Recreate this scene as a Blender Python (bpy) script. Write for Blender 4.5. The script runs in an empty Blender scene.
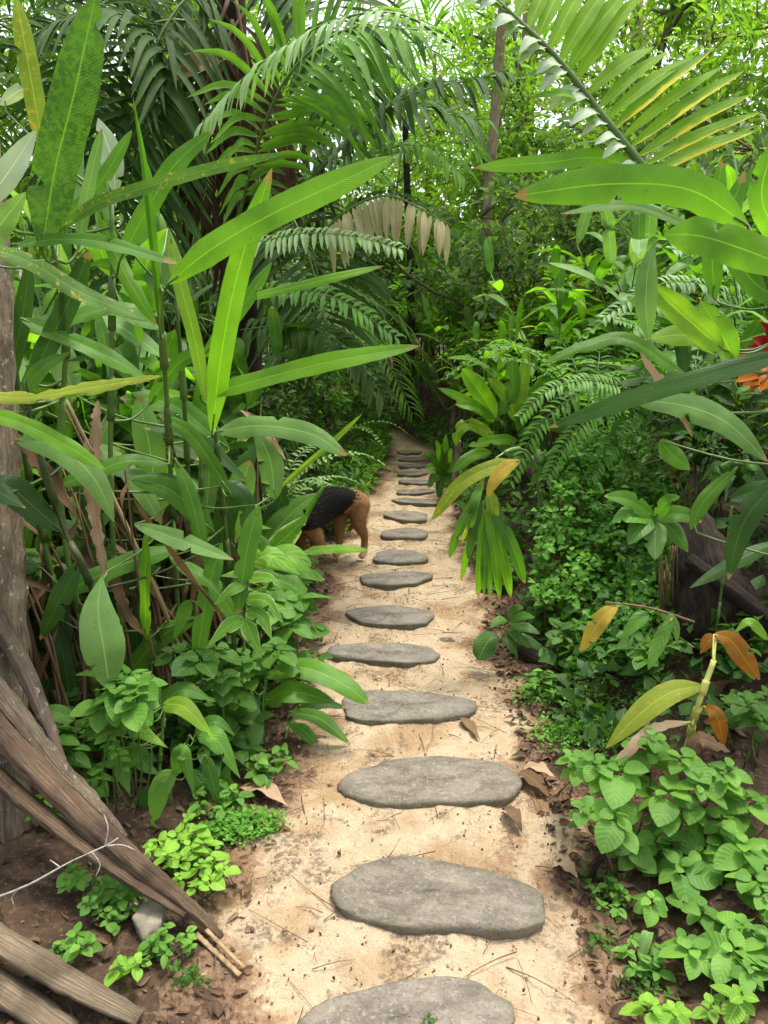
import bpy, math, random
import numpy as np
from mathutils import Vector, Matrix

SEED = 11
rng = np.random.default_rng(SEED)
random.seed(SEED)
scene = bpy.context.scene
COL = scene.collection
PI = math.pi

# ------------------------------------------------------------------ camera
CAM_H, PITCH, FPX = 1.5, math.radians(15.3), 773.0
CP, SP = math.cos(PITCH), math.sin(PITCH)
cam_d = bpy.data.cameras.new('camera')
cam = bpy.data.objects.new('camera', cam_d)
COL.objects.link(cam)
cam.location = (0, 0, CAM_H)
cam.rotation_euler = (PI / 2 - PITCH, 0, 0)
cam_d.sensor_fit = 'VERTICAL'
cam_d.angle = 2 * math.atan(512 / FPX)
cam_d.clip_start, cam_d.clip_end = 0.05, 500
cam_d.dof.use_dof = False
scene.camera = cam
CAM = np.array([0, 0, CAM_H])


def W(px, py, Y):
    """world point seen at a pixel of the photograph, Y metres ahead"""
    rx, uy = px - 384.0, 512.0 - py
    ry = FPX * CP + uy * SP
    rz = -FPX * SP + uy * CP
    t = Y / ry
    return np.array([rx * t, Y, CAM_H + rz * t])


def G(px, py, z=0.0):
    rx, uy = px - 384.0, 512.0 - py
    ry = FPX * CP + uy * SP
    rz = -FPX * SP + uy * CP
    t = (z - CAM_H) / rz
    return np.array([rx * t, ry * t, z])


def depth(p):
    return p[1] * CP - (p[2] - CAM_H) * SP


def sstep(a, b, x):
    t = np.clip((x - a) / (b - a), 0, 1)
    return t * t * (3 - 2 * t)


# ------------------------------------------------------------------ terrain
PCY = [0, 2.5, 4.5, 6, 8, 9, 10, 12]
PCX = [.06, .09, .11, .21, .26, .05, -.6, -2.4]
PWY = [0, 1.7, 3, 4.7, 6, 8, 12]
PWX = [.42, .40, .385, .39, .30, .17, .15]


def pc(y): return np.interp(y, PCY, PCX)
def hw(y): return np.interp(y, PWY, PWX)


def lump(x, y):
    return (np.sin(3.1 * x + 1.3 * np.sin(2.3 * y)) * np.sin(2.7 * y + .9 * np.sin(3.3 * x + 1)) * .5
            + .3 * np.sin(7.3 * x + 2 * y) * np.sin(6.1 * y - 3 * x + 2) + .15 * np.sin(17 * x + 5 * y) * np.sin(15 * y - 9 * x))


def H(x, y):
    x = np.asarray(x, float); y = np.asarray(y, float)
    d = x - pc(y)
    w = hw(y)
    right = sstep(.05, .95, d - w) * (.10 + .42 * sstep(2.0, 3.1, y) * (1 - .4 * sstep(6, 9, y)))
    left = sstep(.05, .9, -d - w) * .10
    n = lump(x, y)
    off = sstep(0, .35, np.abs(d) - w)
    fine = .006 * np.sin(31 * x + 3 * np.sin(9 * y)) * np.sin(29 * y + 2 * np.sin(11 * x))
    return right + left + n * (.008 + .03 * off) + fine


# ------------------------------------------------------------------ mesh builder
class MB:
    def __init__(s):
        s.v, s.f, s.uv, s.r, s.m, s.n = [], [], [], [], [], 0

    def add(s, v, f, uv=None, rnd=0.5, mat=0):
        v = np.asarray(v, float).reshape(-1, 3)
        f = np.asarray(f, int).reshape(-1, 4)
        s.v.append(v)
        s.f.append(f + s.n)
        s.uv.append(np.zeros((len(v), 2)) if uv is None else np.asarray(uv, float))
        s.r.append(np.full(len(v), rnd) if np.isscalar(rnd) else np.asarray(rnd, float))
        s.m.append(np.full(len(f), mat, int))
        s.n += len(v)
        return s

    def build(s, name, mats, parent=None, smooth=True, origin=None):
        V = np.concatenate(s.v); F = np.concatenate(s.f); U = np.concatenate(s.uv)
        R = np.concatenate(s.r); M = np.concatenate(s.m)
        me = bpy.data.meshes.new(name)
        nv, nf = len(V), len(F)
        if origin is not None:
            V = V - np.asarray(origin)
        me.vertices.add(nv)
        me.vertices.foreach_set('co', V.astype(np.float32).ravel())
        tri = F[:, 3] == F[:, 2]
        tot = np.where(tri, 3, 4)
        start = np.concatenate([[0], np.cumsum(tot)[:-1]])
        if tri.any():
            keep = np.ones((nf, 4), bool); keep[tri, 3] = False
            LV = F.ravel()[keep.ravel()]
        else:
            LV = F.ravel()
        me.loops.add(len(LV))
        me.loops.foreach_set('vertex_index', LV.astype(np.int32))
        me.polygons.add(nf)
        me.polygons.foreach_set('loop_start', start.astype(np.int32))
        me.polygons.foreach_set('loop_total', tot.astype(np.int32))
        me.polygons.foreach_set('material_index', M.astype(np.int32))
        me.polygons.foreach_set('use_smooth', np.full(nf, smooth))
        uvl = me.uv_layers.new(name='UVMap')
        uvl.data.foreach_set('uv', U[LV].astype(np.float32).ravel())
        at = me.attributes.new('rnd', 'FLOAT', 'POINT')
        at.data.foreach_set('value', R.astype(np.float32))
        me.update(calc_edges=True)
        me.validate()
        for m in (mats if isinstance(mats, (list, tuple)) else [mats]):
            me.materials.append(m)
        o = bpy.data.objects.new(name, me)
        COL.objects.link(o)
        if parent is not None:
            o.parent = parent
            pl = np.array(parent.matrix_basis.translation)
            if origin is None and np.abs(pl).sum() > 0:
                # geometry was given in world space under a placed Empty
                o.matrix_parent_inverse = Matrix.Translation(-Vector(pl))
        elif origin is not None:
            o.location = origin
        return o


def nrm(a):
    a = np.asarray(a, float)
    return a / np.maximum(np.linalg.norm(a, axis=-1, keepdims=True), 1e-9)


def spline(pts, n):
    """Catmull-Rom through pts, n+1 samples evenly in parameter"""
    P = np.asarray(pts, float)
    if len(P) == 2:
        t = np.linspace(0, 1, n + 1)[:, None]
        return P[0] * (1 - t) + P[1] * t
    E = np.vstack([2 * P[0] - P[1], P, 2 * P[-1] - P[-2]])
    ln = np.concatenate([[0], np.cumsum(np.linalg.norm(np.diff(P, axis=0), axis=1))])
    T = np.linspace(0, ln[-1], n + 1)
    out = []
    for t in T:
        k = min(np.searchsorted(ln, t, side='right') - 1, len(P) - 2)
        u = (t - ln[k]) / max(ln[k + 1] - ln[k], 1e-9)
        a, b, c, d = E[k], E[k + 1], E[k + 2], E[k + 3]
        out.append(.5 * (2 * b + (c - a) * u + (2 * a - 5 * b + 4 * c - d) * u * u + (3 * b - a - 3 * c + d) * u ** 3))
    return np.array(out)


def tube(mb, pts, r0, r1=None, n=6, seg=None, rnd=.5, mat=0, cap=True, wob=0.0, squash=1.0):
    P = spline(pts, seg or max(4, 3 * len(pts)))
    K = len(P)
    R = np.linspace(r0, r0 if r1 is None else r1, K)
    if not np.isscalar(r0):
        R = np.interp(np.linspace(0, 1, K), np.linspace(0, 1, len(r0)), r0)
    T = nrm(np.gradient(P, axis=0))
    ref = np.array([0, 0, 1.]) if abs(T[0][2]) < .9 else np.array([1., 0, 0])
    A = nrm(np.cross(T, ref)); B = np.cross(T, A)
    a = np.linspace(0, 2 * PI, n, endpoint=False)
    rr = R[:, None] * np.ones((1, n))
    if wob:
        rr = rr * (1 + wob * rng.uniform(-1, 1, (1, n)) * .7 + wob * rng.uniform(-1, 1, (K, n)) * .5)
    V = P[:, None, :] + rr[..., None] * (np.cos(a)[None, :, None] * A[:, None, :] + squash * np.sin(a)[None, :, None] * B[:, None, :])
    V = V.reshape(-1, 3)
    F = []
    for k in range(K - 1):
        for j in range(n):
            j2 = (j + 1) % n
            F.append((k * n + j, k * n + j2, (k + 1) * n + j2, (k + 1) * n + j))
    L = np.concatenate([[0], np.cumsum(np.linalg.norm(np.diff(P, axis=0), axis=1))])
    uv = np.stack([np.tile(np.linspace(0, 1, n), K), np.repeat(L, n)], 1)
    if cap:
        V = np.vstack([V, P[0], P[-1]])
        uv = np.vstack([uv, [[.5, 0], [.5, L[-1]]]])
        c0, c1 = K * n, K * n + 1
        for j in range(n):
            j2 = (j + 1) % n
            F.append((j2, j, c0, c0))
            F.append(((K - 1) * n + j, (K - 1) * n + j2, c1, c1))
    mb.add(V, F, uv, rnd, mat)


def shape_w(kind, t):
    if kind == 'strap':      # long ginger / heliconia blade
        w = np.minimum(1, (t / .2 + .03)) ** .7 * np.clip(1 - ((t - .6) / .4).clip(0) ** 2.3, 0, 1) ** .75
    elif kind == 'lance':
        w = np.sin(PI * np.clip(t, 0, 1) ** .85).clip(0) ** .75
    elif kind == 'needle':
        w = np.minimum(1, t / .08 + .35) * (1 - t) ** .7
    elif kind == 'ovate':
        w = np.sin(PI * t ** .62) ** .9 * (1 - .25 * t)
    elif kind == 'obov':     # widest beyond the middle
        w = np.sin(PI * t ** 1.15) ** .85
    elif kind == 'oval':
        w = np.sin(PI * t ** .74).clip(0) ** .72
    elif kind == 'round':
        w = np.sqrt(np.clip(1 - (2 * t - 1) ** 2, 0, 1))
    elif kind == 'cutend':   # blunt palm leaflet
        w = np.minimum(1, t / .3 + .15) * np.where(t > .93, .75, 1)
    else:
        w = 1 - np.abs(2 * t - 1)
    w = np.asarray(w, float).copy()
    w[-1] = max(w[-1], .015)
    w[0] = max(w[0], .02)
    return w


def blade(mb, pts, width, nref=(0, 0, 1), shape='strap', fold=.25, nseg=14, nx=4, roll=0.0, wave=0.0, rnd=.5, mat=0, twist=0.0, curl=0.0, ragged=0.0, tears=None):
    P = spline(pts, nseg)
    T = nrm(np.gradient(P, axis=0))
    nref = np.asarray(nref, float)
    N = nref - (T @ nref)[:, None] * T
    bad = np.linalg.norm(N, axis=1) < .15
    if bad.any():
        N[bad] = N[bad] + np.array([0, -.3, .3]) - ((T[bad] @ np.array([0, -.3, .3]))[:, None] * T[bad])
    N = nrm(N)
    S = np.cross(T, N)
    t = np.linspace(0, 1, nseg + 1)
    ang = roll + twist * t
    c, s = np.cos(ang)[:, None], np.sin(ang)[:, None]
    S, N = S * c + N * s, N * c - S * s
    w = shape_w(shape, t) * width * .5
    u = np.linspace(-1, 1, nx + 1)
    ww = w[:, None] * u[None, :]
    if ragged:
        e = 1 - ragged * np.abs(rng.normal(0, 1, (nseg + 1, nx + 1))) * (np.abs(u)[None] > .9)
        ww = ww * e
    for (row, sd_, dp) in (tears or ()):
        for q_ in range(nx + 1):
            if sd_ * u[q_] > .3:
                ww[row, q_] *= 1 - dp * (abs(u[q_]) - .3) / .7
    hgt = fold * np.abs(u)[None, :] * w[:, None] - curl * (u ** 2)[None, :] * w[:, None]
    if wave:
        ph, fr = rng.uniform(0, 6.28), rng.uniform(5, 9)
        hgt = hgt + wave * w[:, None] * np.sin(fr * t[:, None] * 2 + ph + np.sign(u)[None] * 1.3) * (np.abs(u) ** 1.5)[None]
        hgt = hgt + wave * .4 * w.max() * np.sin(3 * t[:, None] + ph * 2)
    V = P[:, None, :] + S[:, None, :] * ww[..., None] + N[:, None, :] * hgt[..., None]
    K = nx + 1
    i, j = np.meshgrid(np.arange(nseg), np.arange(nx), indexing='ij')
    a = (i * K + j).ravel()
    F = np.stack([a, a + 1, a + K + 1, a + K], 1)
    uv = np.stack(np.broadcast_arrays((u[None, :] + 1) / 2, t[:, None]), -1).reshape(-1, 2)
    mb.add(V.reshape(-1, 3), F, uv, rnd, mat)


def template(shape, nseg=5, nx=2, fold=.3, droop=.25, petiole=0.0, aspect=1.0):
    """unit leaf along +Y, normal +Z, width 1*aspect"""
    m = MB()
    t = np.linspace(0, 1, 6)
    pts = np.stack([0 * t, petiole + (1 - petiole) * t * (1 - .12 * droop * t), -droop * t ** 2 * .6], 1)
    blade(m, pts, aspect, (0, 0, 1), shape, fold, nseg, nx)
    return m.v[0], m.f[0], m.uv[0]


def scatter(mb, tpl, pos, dirs, ups, length, width=None, rnd=None, mat=0):
    """many copies of a leaf template, vectorised"""
    tv, tf, tu = tpl
    pos = np.asarray(pos, float)
    N = len(pos)
    D = nrm(dirs)
    Z = ups - (np.sum(ups * D, 1, keepdims=True)) * D
    Z = nrm(Z + 1e-6)
    X = np.cross(D, Z)
    L = np.broadcast_to(length, N)[:, None, None]
    Wd = L if width is None else np.broadcast_to(width, N)[:, None, None]
    V = pos[:, None, :] + tv[None, :, 0:1] * X[:, None] * Wd + tv[None, :, 1:2] * D[:, None] * L + tv[None, :, 2:3] * Z[:, None] * L
    F = tf[None] + (np.arange(N) * len(tv))[:, None, None]
    U = np.broadcast_to(tu[None], (N,) + tu.shape)
    if rnd is None:
        rnd = rng.uniform(0, 1, N)
    R = np.repeat(rnd, len(tv))
    mb.add(V.reshape(-1, 3), F.reshape(-1, 4), U.reshape(-1, 2), R, mat)


def rdir(n=1):
    return nrm(rng.normal(0, 1, (n, 3)))


# ------------------------------------------------------------------ materials
def new_mat(name):
    m = bpy.data.materials.new(name)
    m.use_nodes = True
    nt = m.node_tree
    nt.nodes.clear()
    return m, nt


def nd(nt, t, **kw):
    n = nt.nodes.new(t)
    for k, v in kw.items():
        if k == 'inp':
            for a, b in v.items():
                n.inputs[a].default_value = b
        else:
            setattr(n, k, v)
    return n


def math_n(nt, op, a, b=None, c=None):
    n = nt.nodes.new('ShaderNodeMath'); n.operation = op
    for i, x in enumerate((a, b, c)):
        if x is None: continue
        if isinstance(x, (int, float)): n.inputs[i].default_value = x
        else: nt.links.new(x, n.inputs[i])
    return n.outputs[0]


def mixc(nt, f, a, b, mode='MIX'):
    n = nt.nodes.new('ShaderNodeMix'); n.data_type = 'RGBA'; n.blend_type = mode
    for s, x in ((n.inputs[0], f), (n.inputs[6], a), (n.inputs[7], b)):
        if isinstance(x, (int, float)): s.default_value = x
        elif isinstance(x, (tuple, list)): s.default_value = (x[0], x[1], x[2], 1)
        else: nt.links.new(x, s)
    return n.outputs[2]


def ramp(nt, fac, lo, hi):
    n = nt.nodes.new('ShaderNodeMapRange')
    n.inputs[1].default_value = lo; n.inputs[2].default_value = hi
    n.interpolation_type = 'SMOOTHSTEP'
    nt.links.new(fac, n.inputs[0])
    return n.outputs[0]


def noise(nt, vec, scale, detail=3, rough=.55, dist=0):
    n = nd(nt, 'ShaderNodeTexNoise', inp={'Scale': scale, 'Detail': detail, 'Roughness': rough, 'Distortion': dist})
    if vec is not None: nt.links.new(vec, n.inputs['Vector'])
    return n.outputs['Fac']


def leaf_mat(name, col, col2=None, trans=.34, tcol=None, veins='pinnate', rib=None, spot=None, spot_amt=.0, rough=.42, spec=.22, edge=None, edge_w=.0, vein_k=26, slope=.5, tip=0.0, one_side=False):
    m, nt = new_mat(name)
    L = nt.links
    col2 = col2 or tuple(c * .6 for c in col)
    uv = nd(nt, 'ShaderNodeUVMap'); sep = nd(nt, 'ShaderNodeSeparateXYZ'); L.new(uv.outputs[0], sep.inputs[0])
    at = nd(nt, 'ShaderNodeAttribute', attribute_name='rnd')
    oi = nd(nt, 'ShaderNodeObjectInfo')
    tc = nd(nt, 'ShaderNodeTexCoord')
    r = math_n(nt, 'FRACT', math_n(nt, 'ADD', at.outputs['Fac'], math_n(nt, 'MULTIPLY', oi.outputs['Random'], .37)))
    au = math_n(nt, 'ABSOLUTE', math_n(nt, 'SUBTRACT', sep.outputs[0], .5))
    c = mixc(nt, r, col, col2)
    n1 = noise(nt, tc.outputs['Object'], 9, 4)
    c = mixc(nt, ramp(nt, n1, .35, .75), c, tuple(x * .72 for x in col2))
    if spot is not None:
        n2 = noise(nt, tc.outputs['Object'], 62, 4, .7)
        thr = .72 - spot_amt * .35
        c = mixc(nt, ramp(nt, n2, thr, thr + .1), c, spot)
    if edge is not None:
        n3 = noise(nt, tc.outputs['Object'], 14, 3)
        e = math_n(nt, 'ADD', sep.outputs[0] if one_side else math_n(nt, 'MULTIPLY', au, 2), math_n(nt, 'MULTIPLY', math_n(nt, 'SUBTRACT', n3, .5), .9))
        c = mixc(nt, ramp(nt, e, 1 - edge_w - .15, 1 - edge_w + .15), c, edge)
    n5 = noise(nt, tc.outputs['Object'], 3.5, 2)
    c = mixc(nt, math_n(nt, 'MULTIPLY', ramp(nt, n5, .45, .75), .5), c, tuple(min(1, x * 1.35 + .012) for x in col))
    if tip:
        tm_ = math_n(nt, 'ADD', sep.outputs[1], math_n(nt, 'MULTIPLY', math_n(nt, 'SUBTRACT', noise(nt, tc.outputs['Object'], 40, 3), .5), .10))
        tm_ = math_n(nt, 'ADD', tm_, math_n(nt, 'MULTIPLY', math_n(nt, 'SUBTRACT', r, .5), tip))
        c = mixc(nt, ramp(nt, tm_, .955, .975), c, (.30, .19, .075))
        c = mixc(nt, math_n(nt, 'MULTIPLY', ramp(nt, noise(nt, tc.outputs['Object'], 75, 2, .4), .70, .74), .7), c, (.20, .15, .04))
    ribc = rib or tuple(min(1, x * 1.9 + .01) for x in col)
    k = math_n(nt, 'MULTIPLY', math_n(nt, 'SUBTRACT', sep.outputs[1], math_n(nt, 'MULTIPLY', au, slope if veins == 'pinnate' else .35)), vein_k * 6.283 if veins == 'pinnate' else 60 * 6.283)
    k = math_n(nt, 'ADD', k, math_n(nt, 'MULTIPLY', noise(nt, tc.outputs['Object'], 16, 3), 9))
    sv = math_n(nt, 'SINE', k)
    if veins != 'none':
        vf = math_n(nt, 'MULTIPLY', ramp(nt, sv, .2, 1.0), .09)
        c = mixc(nt, vf, c, ribc)
    c = mixc(nt, math_n(nt, 'MULTIPLY', math_n(nt, 'LESS_THAN', au, .02), .5), c, ribc)
    bump = nd(nt, 'ShaderNodeBump', inp={'Strength': .35, 'Distance': .004})
    hsum = math_n(nt, 'ADD', math_n(nt, 'MULTIPLY', sv, .25 if veins != 'none' else 0), noise(nt, tc.outputs['Object'], 30, 2))
    L.new(hsum, bump.inputs['Height'])
    pb = nd(nt, 'ShaderNodeBsdfPrincipled', inp={'Roughness': rough, 'Specular IOR Level': spec})
    L.new(c, pb.inputs['Base Color']); L.new(bump.outputs[0], pb.inputs['Normal'])
    L.new(math_n(nt, 'ADD', rough - .08, math_n(nt, 'MULTIPLY', n1, .25)), pb.inputs['Roughness'])
    tr = nd(nt, 'ShaderNodeBsdfTranslucent')
    tcol = tcol or (1.35, 1.45, .55)
    tm = mixc(nt, 1.0, c, tcol, 'MULTIPLY')
    L.new(tm, tr.inputs['Color'])
    mx = nd(nt, 'ShaderNodeMixShader', inp={'Fac': trans})
    L.new(pb.outputs[0], mx.inputs[1]); L.new(tr.outputs[0], mx.inputs[2])
    out = nd(nt, 'ShaderNodeOutputMaterial')
    L.new(mx.outputs[0], out.inputs['Surface'])
    return m


def bark_mat(name, col, col2, scale=14, stretch=6, rough=.85, patch=None, patch_amt=.5, bump_s=.5, spec=.25):
    m, nt = new_mat(name)
    L = nt.links
    tc = nd(nt, 'ShaderNodeTexCoord')
    uv = nd(nt, 'ShaderNodeUVMap')
    mp = nd(nt, 'ShaderNodeMapping', inp={'Scale': (stretch, 1.0, 1)})
    L.new(uv.outputs[0], mp.inputs['Vector'])
    n1 = noise(nt, mp.outputs[0], scale, 5, .65, .4)
    n2 = noise(nt, tc.outputs['Object'], 6, 4)
    c = mixc(nt, ramp(nt, n1, .3, .72), col2, col)
    c = mixc(nt, ramp(nt, n2, .45, .75), c, tuple(x * .6 for x in col2))
    crack = noise(nt, mp.outputs[0], scale * 2.6, 4, .6, 1.0)
    c = mixc(nt, math_n(nt, 'MULTIPLY', ramp(nt, crack, .60, .68), .75), c, tuple(x * .3 for x in col2))
    if patch:
        n3 = noise(nt, tc.outputs['Object'], 42, 6, .75)
        c = mixc(nt, ramp(nt, n3, .72 - .3 * patch_amt, .80 - .3 * patch_amt), c, patch)
    bump = nd(nt, 'ShaderNodeBump', inp={'Strength': bump_s, 'Distance': .02})
    L.new(n1, bump.inputs['Height'])
    pb = nd(nt, 'ShaderNodeBsdfPrincipled', inp={'Roughness': rough, 'Specular IOR Level': spec})
    L.new(c, pb.inputs['Base Color']); L.new(bump.outputs[0], pb.inputs['Normal'])
    out = nd(nt, 'ShaderNodeOutputMaterial'); L.new(pb.outputs[0], out.inputs['Surface'])
    return m


def ground_mat(name):
    m, nt = new_mat(name)
    L = nt.links
    tc = nd(nt, 'ShaderNodeTexCoord')
    P = tc.outputs['Object']
    at = nd(nt, 'ShaderNodeAttribute', attribute_name='rnd')      # 1 on the sand of the trail, 0 on the forest soil
    nA = noise(nt, P, 3.2, 5, .62, .3)
    nB = noise(nt, P, 11, 6, .7)
    nC = noise(nt, P, 55, 4, .7)
    nD = noise(nt, P, 160, 3, .7)
    nE = noise(nt, P, 5.3, 4, .6, .6)
    sand = mixc(nt, ramp(nt, nB, .35, .7), (.455, .365, .245), (.385, .285, .175))
    sand = mixc(nt, ramp(nt, nA, .48, .64), sand, (.31, .21, .115))
    sand = mixc(nt, math_n(nt, 'MULTIPLY', ramp(nt, nD, .52, .68), .45), sand, (.25, .17, .10))
    # damp leaf mould blotches on the sand
    bl = math_n(nt, 'MULTIPLY', ramp(nt, nE, .52, .60), ramp(nt, nC, .42, .58))
    sand = mixc(nt, math_n(nt, 'MULTIPLY', bl, .7), sand, (.085, .066, .05))
    fleck = ramp(nt, noise(nt, P, 85, 2, .5, 1.2), .68, .74)
    sand = mixc(nt, math_n(nt, 'MULTIPLY', fleck, .75), sand, (.10, .07, .045))
    soil = mixc(nt, ramp(nt, nB, .35, .68), (.075, .047, .029), (.026, .017, .011))
    soil = mixc(nt, ramp(nt, nC, .5, .75), soil, (.15, .095, .055))
    soil = mixc(nt, math_n(nt, 'MULTIPLY', ramp(nt, nA, .56, .7), .5), soil, (.03, .045, .014))
    f = math_n(nt, 'ADD', at.outputs['Fac'], math_n(nt, 'MULTIPLY', math_n(nt, 'SUBTRACT', nB, .5), 1.5))
    f = math_n(nt, 'ADD', f, math_n(nt, 'MULTIPLY', math_n(nt, 'SUBTRACT', nC, .5), .9))
    rim = mixc(nt, ramp(nt, nB, .4, .6), (.25, .155, .085), (.16, .10, .06))
    c = mixc(nt, ramp(nt, f, .22, .50), soil, rim)
    c = mixc(nt, ramp(nt, f, .48, .85), c, sand)
    bump = nd(nt, 'ShaderNodeBump', inp={'Strength': .75, 'Distance': .02})
    L.new(math_n(nt, 'ADD', math_n(nt, 'ADD', nC, math_n(nt, 'MULTIPLY', nB, 1.2)), math_n(nt, 'MULTIPLY', nD, .35)), bump.inputs['Height'])
    pb = nd(nt, 'ShaderNodeBsdfPrincipled', inp={'Roughness': .9, 'Specular IOR Level': .2})
    L.new(c, pb.inputs['Base Color']); L.new(bump.outputs[0], pb.inputs['Normal'])
    out = nd(nt, 'ShaderNodeOutputMaterial'); L.new(pb.outputs[0], out.inputs['Surface'])
    return m


def stone_mat(name):
    m, nt = new_mat(name)
    L = nt.links
    tc = nd(nt, 'ShaderNodeTexCoord'); P = tc.outputs['Object']
    at = nd(nt, 'ShaderNodeAttribute', attribute_name='rnd')      # 1 at the rim, 0 in the middle
    oi = nd(nt, 'ShaderNodeObjectInfo')
    mp = nd(nt, 'ShaderNodeMapping', inp={'Scale': (4, 8, 8), 'Rotation': (0, 0, .2)}); L.new(P, mp.inputs[0])
    ad = nd(nt, 'ShaderNodeVectorMath', operation='ADD'); L.new(P, ad.inputs[0]); L.new(oi.outputs['Location'], ad.inputs[1])
    Q = ad.outputs[0]
    n1 = noise(nt, mp.outputs[0], 2.6, 6, .7, .5)
    n2 = noise(nt, Q, 7, 5, .65)
    n3 = noise(nt, Q, 75, 4, .75)
    n4 = noise(nt, Q, 3.2, 4, .6)
    c = mixc(nt, ramp(nt, n1, .35, .68), (.100, .089, .074), (.195, .174, .145))
    c = mixc(nt, math_n(nt, 'MULTIPLY', ramp(nt, n2, .5, .72), .7), c, (.075, .066, .056))
    c = mixc(nt, math_n(nt, 'MULTIPLY', ramp(nt, n3, .52, .68), .6), c, (.30, .275, .23))
    n6 = noise(nt, Q, 140, 3, .8)
    c = mixc(nt, math_n(nt, 'MULTIPLY', ramp(nt, n6, .52, .66), .6), c, (.06, .054, .046))
    n7 = noise(nt, Q, 16, 5, .75)
    c = mixc(nt, math_n(nt, 'MULTIPLY', ramp(nt, n7, .58, .72), .45), c, (.30, .29, .22))
    moss = math_n(nt, 'ADD', math_n(nt, 'MULTIPLY', at.outputs['Fac'], .55), math_n(nt, 'SUBTRACT', n4, .42))
    moss = math_n(nt, 'MULTIPLY', ramp(nt, moss, .28, .62), ramp(nt, n3, .35, .6))
    c = mixc(nt, math_n(nt, 'MULTIPLY', moss, .42), c, (.075, .085, .032))
    c = mixc(nt, math_n(nt, 'MULTIPLY', oi.outputs['Random'], .45), c, mixc(nt, 1.0, c, (1.25, 1.12, .92), 'MULTIPLY'))
    dust = math_n(nt, 'MULTIPLY', ramp(nt, noise(nt, Q, 5, 5, .7), .58, .74), .35)
    c = mixc(nt, dust, c, (.36, .28, .19))
    bump = nd(nt, 'ShaderNodeBump', inp={'Strength': .65, 'Distance': .008})
    L.new(math_n(nt, 'ADD', n1, math_n(nt, 'ADD', n3, math_n(nt, 'MULTIPLY', n2, .8))), bump.inputs['Height'])
    pb = nd(nt, 'ShaderNodeBsdfPrincipled', inp={'Roughness': .78, 'Specular IOR Level': .35})
    L.new(c, pb.inputs['Base Color']); L.new(bump.outputs[0], pb.inputs['Normal'])
    out = nd(nt, 'ShaderNodeOutputMaterial'); L.new(pb.outputs[0], out.inputs['Surface'])
    return m


def plain_mat(name, col, rough=.6, spec=.3, var=.3, scale=20):
    m, nt = new_mat(name)
    L = nt.links
    tc = nd(nt, 'ShaderNodeTexCoord')
    at = nd(nt, 'ShaderNodeAttribute', attribute_name='rnd')
    n = noise(nt, tc.outputs['Object'], scale, 4)
    f = math_n(nt, 'ADD', math_n(nt, 'MULTIPLY', n, .6), math_n(nt, 'MULTIPLY', at.outputs['Fac'], .4))
    c = mixc(nt, ramp(nt, f, .3, .7), tuple(x * (1 - var) for x in col), tuple(min(1, x * (1 + var)) for x in col))
    pb = nd(nt, 'ShaderNodeBsdfPrincipled', inp={'Roughness': rough, 'Specular IOR Level': spec})
    L.new(c, pb.inputs['Base Color'])
    out = nd(nt, 'ShaderNodeOutputMaterial'); L.new(pb.outputs[0], out.inputs['Surface'])
    return m


M = {}
M['ground'] = ground_mat('sand_and_soil')
M['stone'] = stone_mat('weathered_slab')
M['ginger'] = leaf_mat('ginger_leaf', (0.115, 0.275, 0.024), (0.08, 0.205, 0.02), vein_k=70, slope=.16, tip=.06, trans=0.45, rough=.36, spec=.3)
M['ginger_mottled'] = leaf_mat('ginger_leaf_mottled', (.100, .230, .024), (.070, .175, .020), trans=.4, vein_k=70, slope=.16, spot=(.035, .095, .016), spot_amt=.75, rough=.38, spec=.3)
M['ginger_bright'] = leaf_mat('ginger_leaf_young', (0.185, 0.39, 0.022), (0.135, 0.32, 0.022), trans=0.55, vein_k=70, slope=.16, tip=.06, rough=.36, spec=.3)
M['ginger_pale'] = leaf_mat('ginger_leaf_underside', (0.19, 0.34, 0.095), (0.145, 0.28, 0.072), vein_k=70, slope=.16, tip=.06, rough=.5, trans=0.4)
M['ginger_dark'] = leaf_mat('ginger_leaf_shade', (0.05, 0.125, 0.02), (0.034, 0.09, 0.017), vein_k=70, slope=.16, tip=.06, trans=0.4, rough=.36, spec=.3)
M['ginger_spot'] = leaf_mat('ginger_leaf_spotted', (.130, .260, .028), (.090, .210, .028), spot=(.42, .36, .06), spot_amt=.42)
M['strip'] = leaf_mat('torn_leaf_lit', (.27, .47, .030), (.21, .40, .028), trans=.6, vein_k=60, slope=.2)
M['silver'] = leaf_mat('leaf_silver_back_and_sheen', (.46, .56, .40), (.36, .46, .31), trans=.3, rough=.5)  # pale leaf backs; on the torn leaf it is gloss put into the colour
M['lime'] = leaf_mat('leaf_lime', (.26, .42, .040), (.20, .36, .035), trans=0.55, vein_k=60, slope=.2)
M['yellow'] = leaf_mat('leaf_yellow', (0.5, 0.36, 0.045), (0.4, 0.27, 0.035), trans=0.45, edge=(.22, .33, .03), edge_w=-.05, rib=(.6, .5, .1))
M['yellow_edge'] = leaf_mat('leaf_yellow_edged', (0.22, 0.42, 0.028), (0.17, 0.35, 0.025), trans=0.6, edge=(.80, .68, .05), edge_w=.24, one_side=True, vein_k=60, slope=.2)
M['yellow_green'] = leaf_mat('leaf_yellow_green', (0.3, 0.37, 0.045), (0.2, 0.3, 0.035), trans=0.5, spot=(.50, .33, .05), spot_amt=.5)
M['orange'] = leaf_mat('leaf_orange', (0.45, 0.21, 0.025), (0.33, 0.14, 0.02), trans=0.45, rib=(.62, .40, .06), tcol=(1.3, 1.0, .4))
M['dry'] = leaf_mat('leaf_dry', (0.21, 0.13, 0.072), (0.12, 0.07, 0.038), trans=.2, tcol=(1.2, 1.0, .6), rough=.75, spec=.15, rib=(.32, .22, .12))
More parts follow.
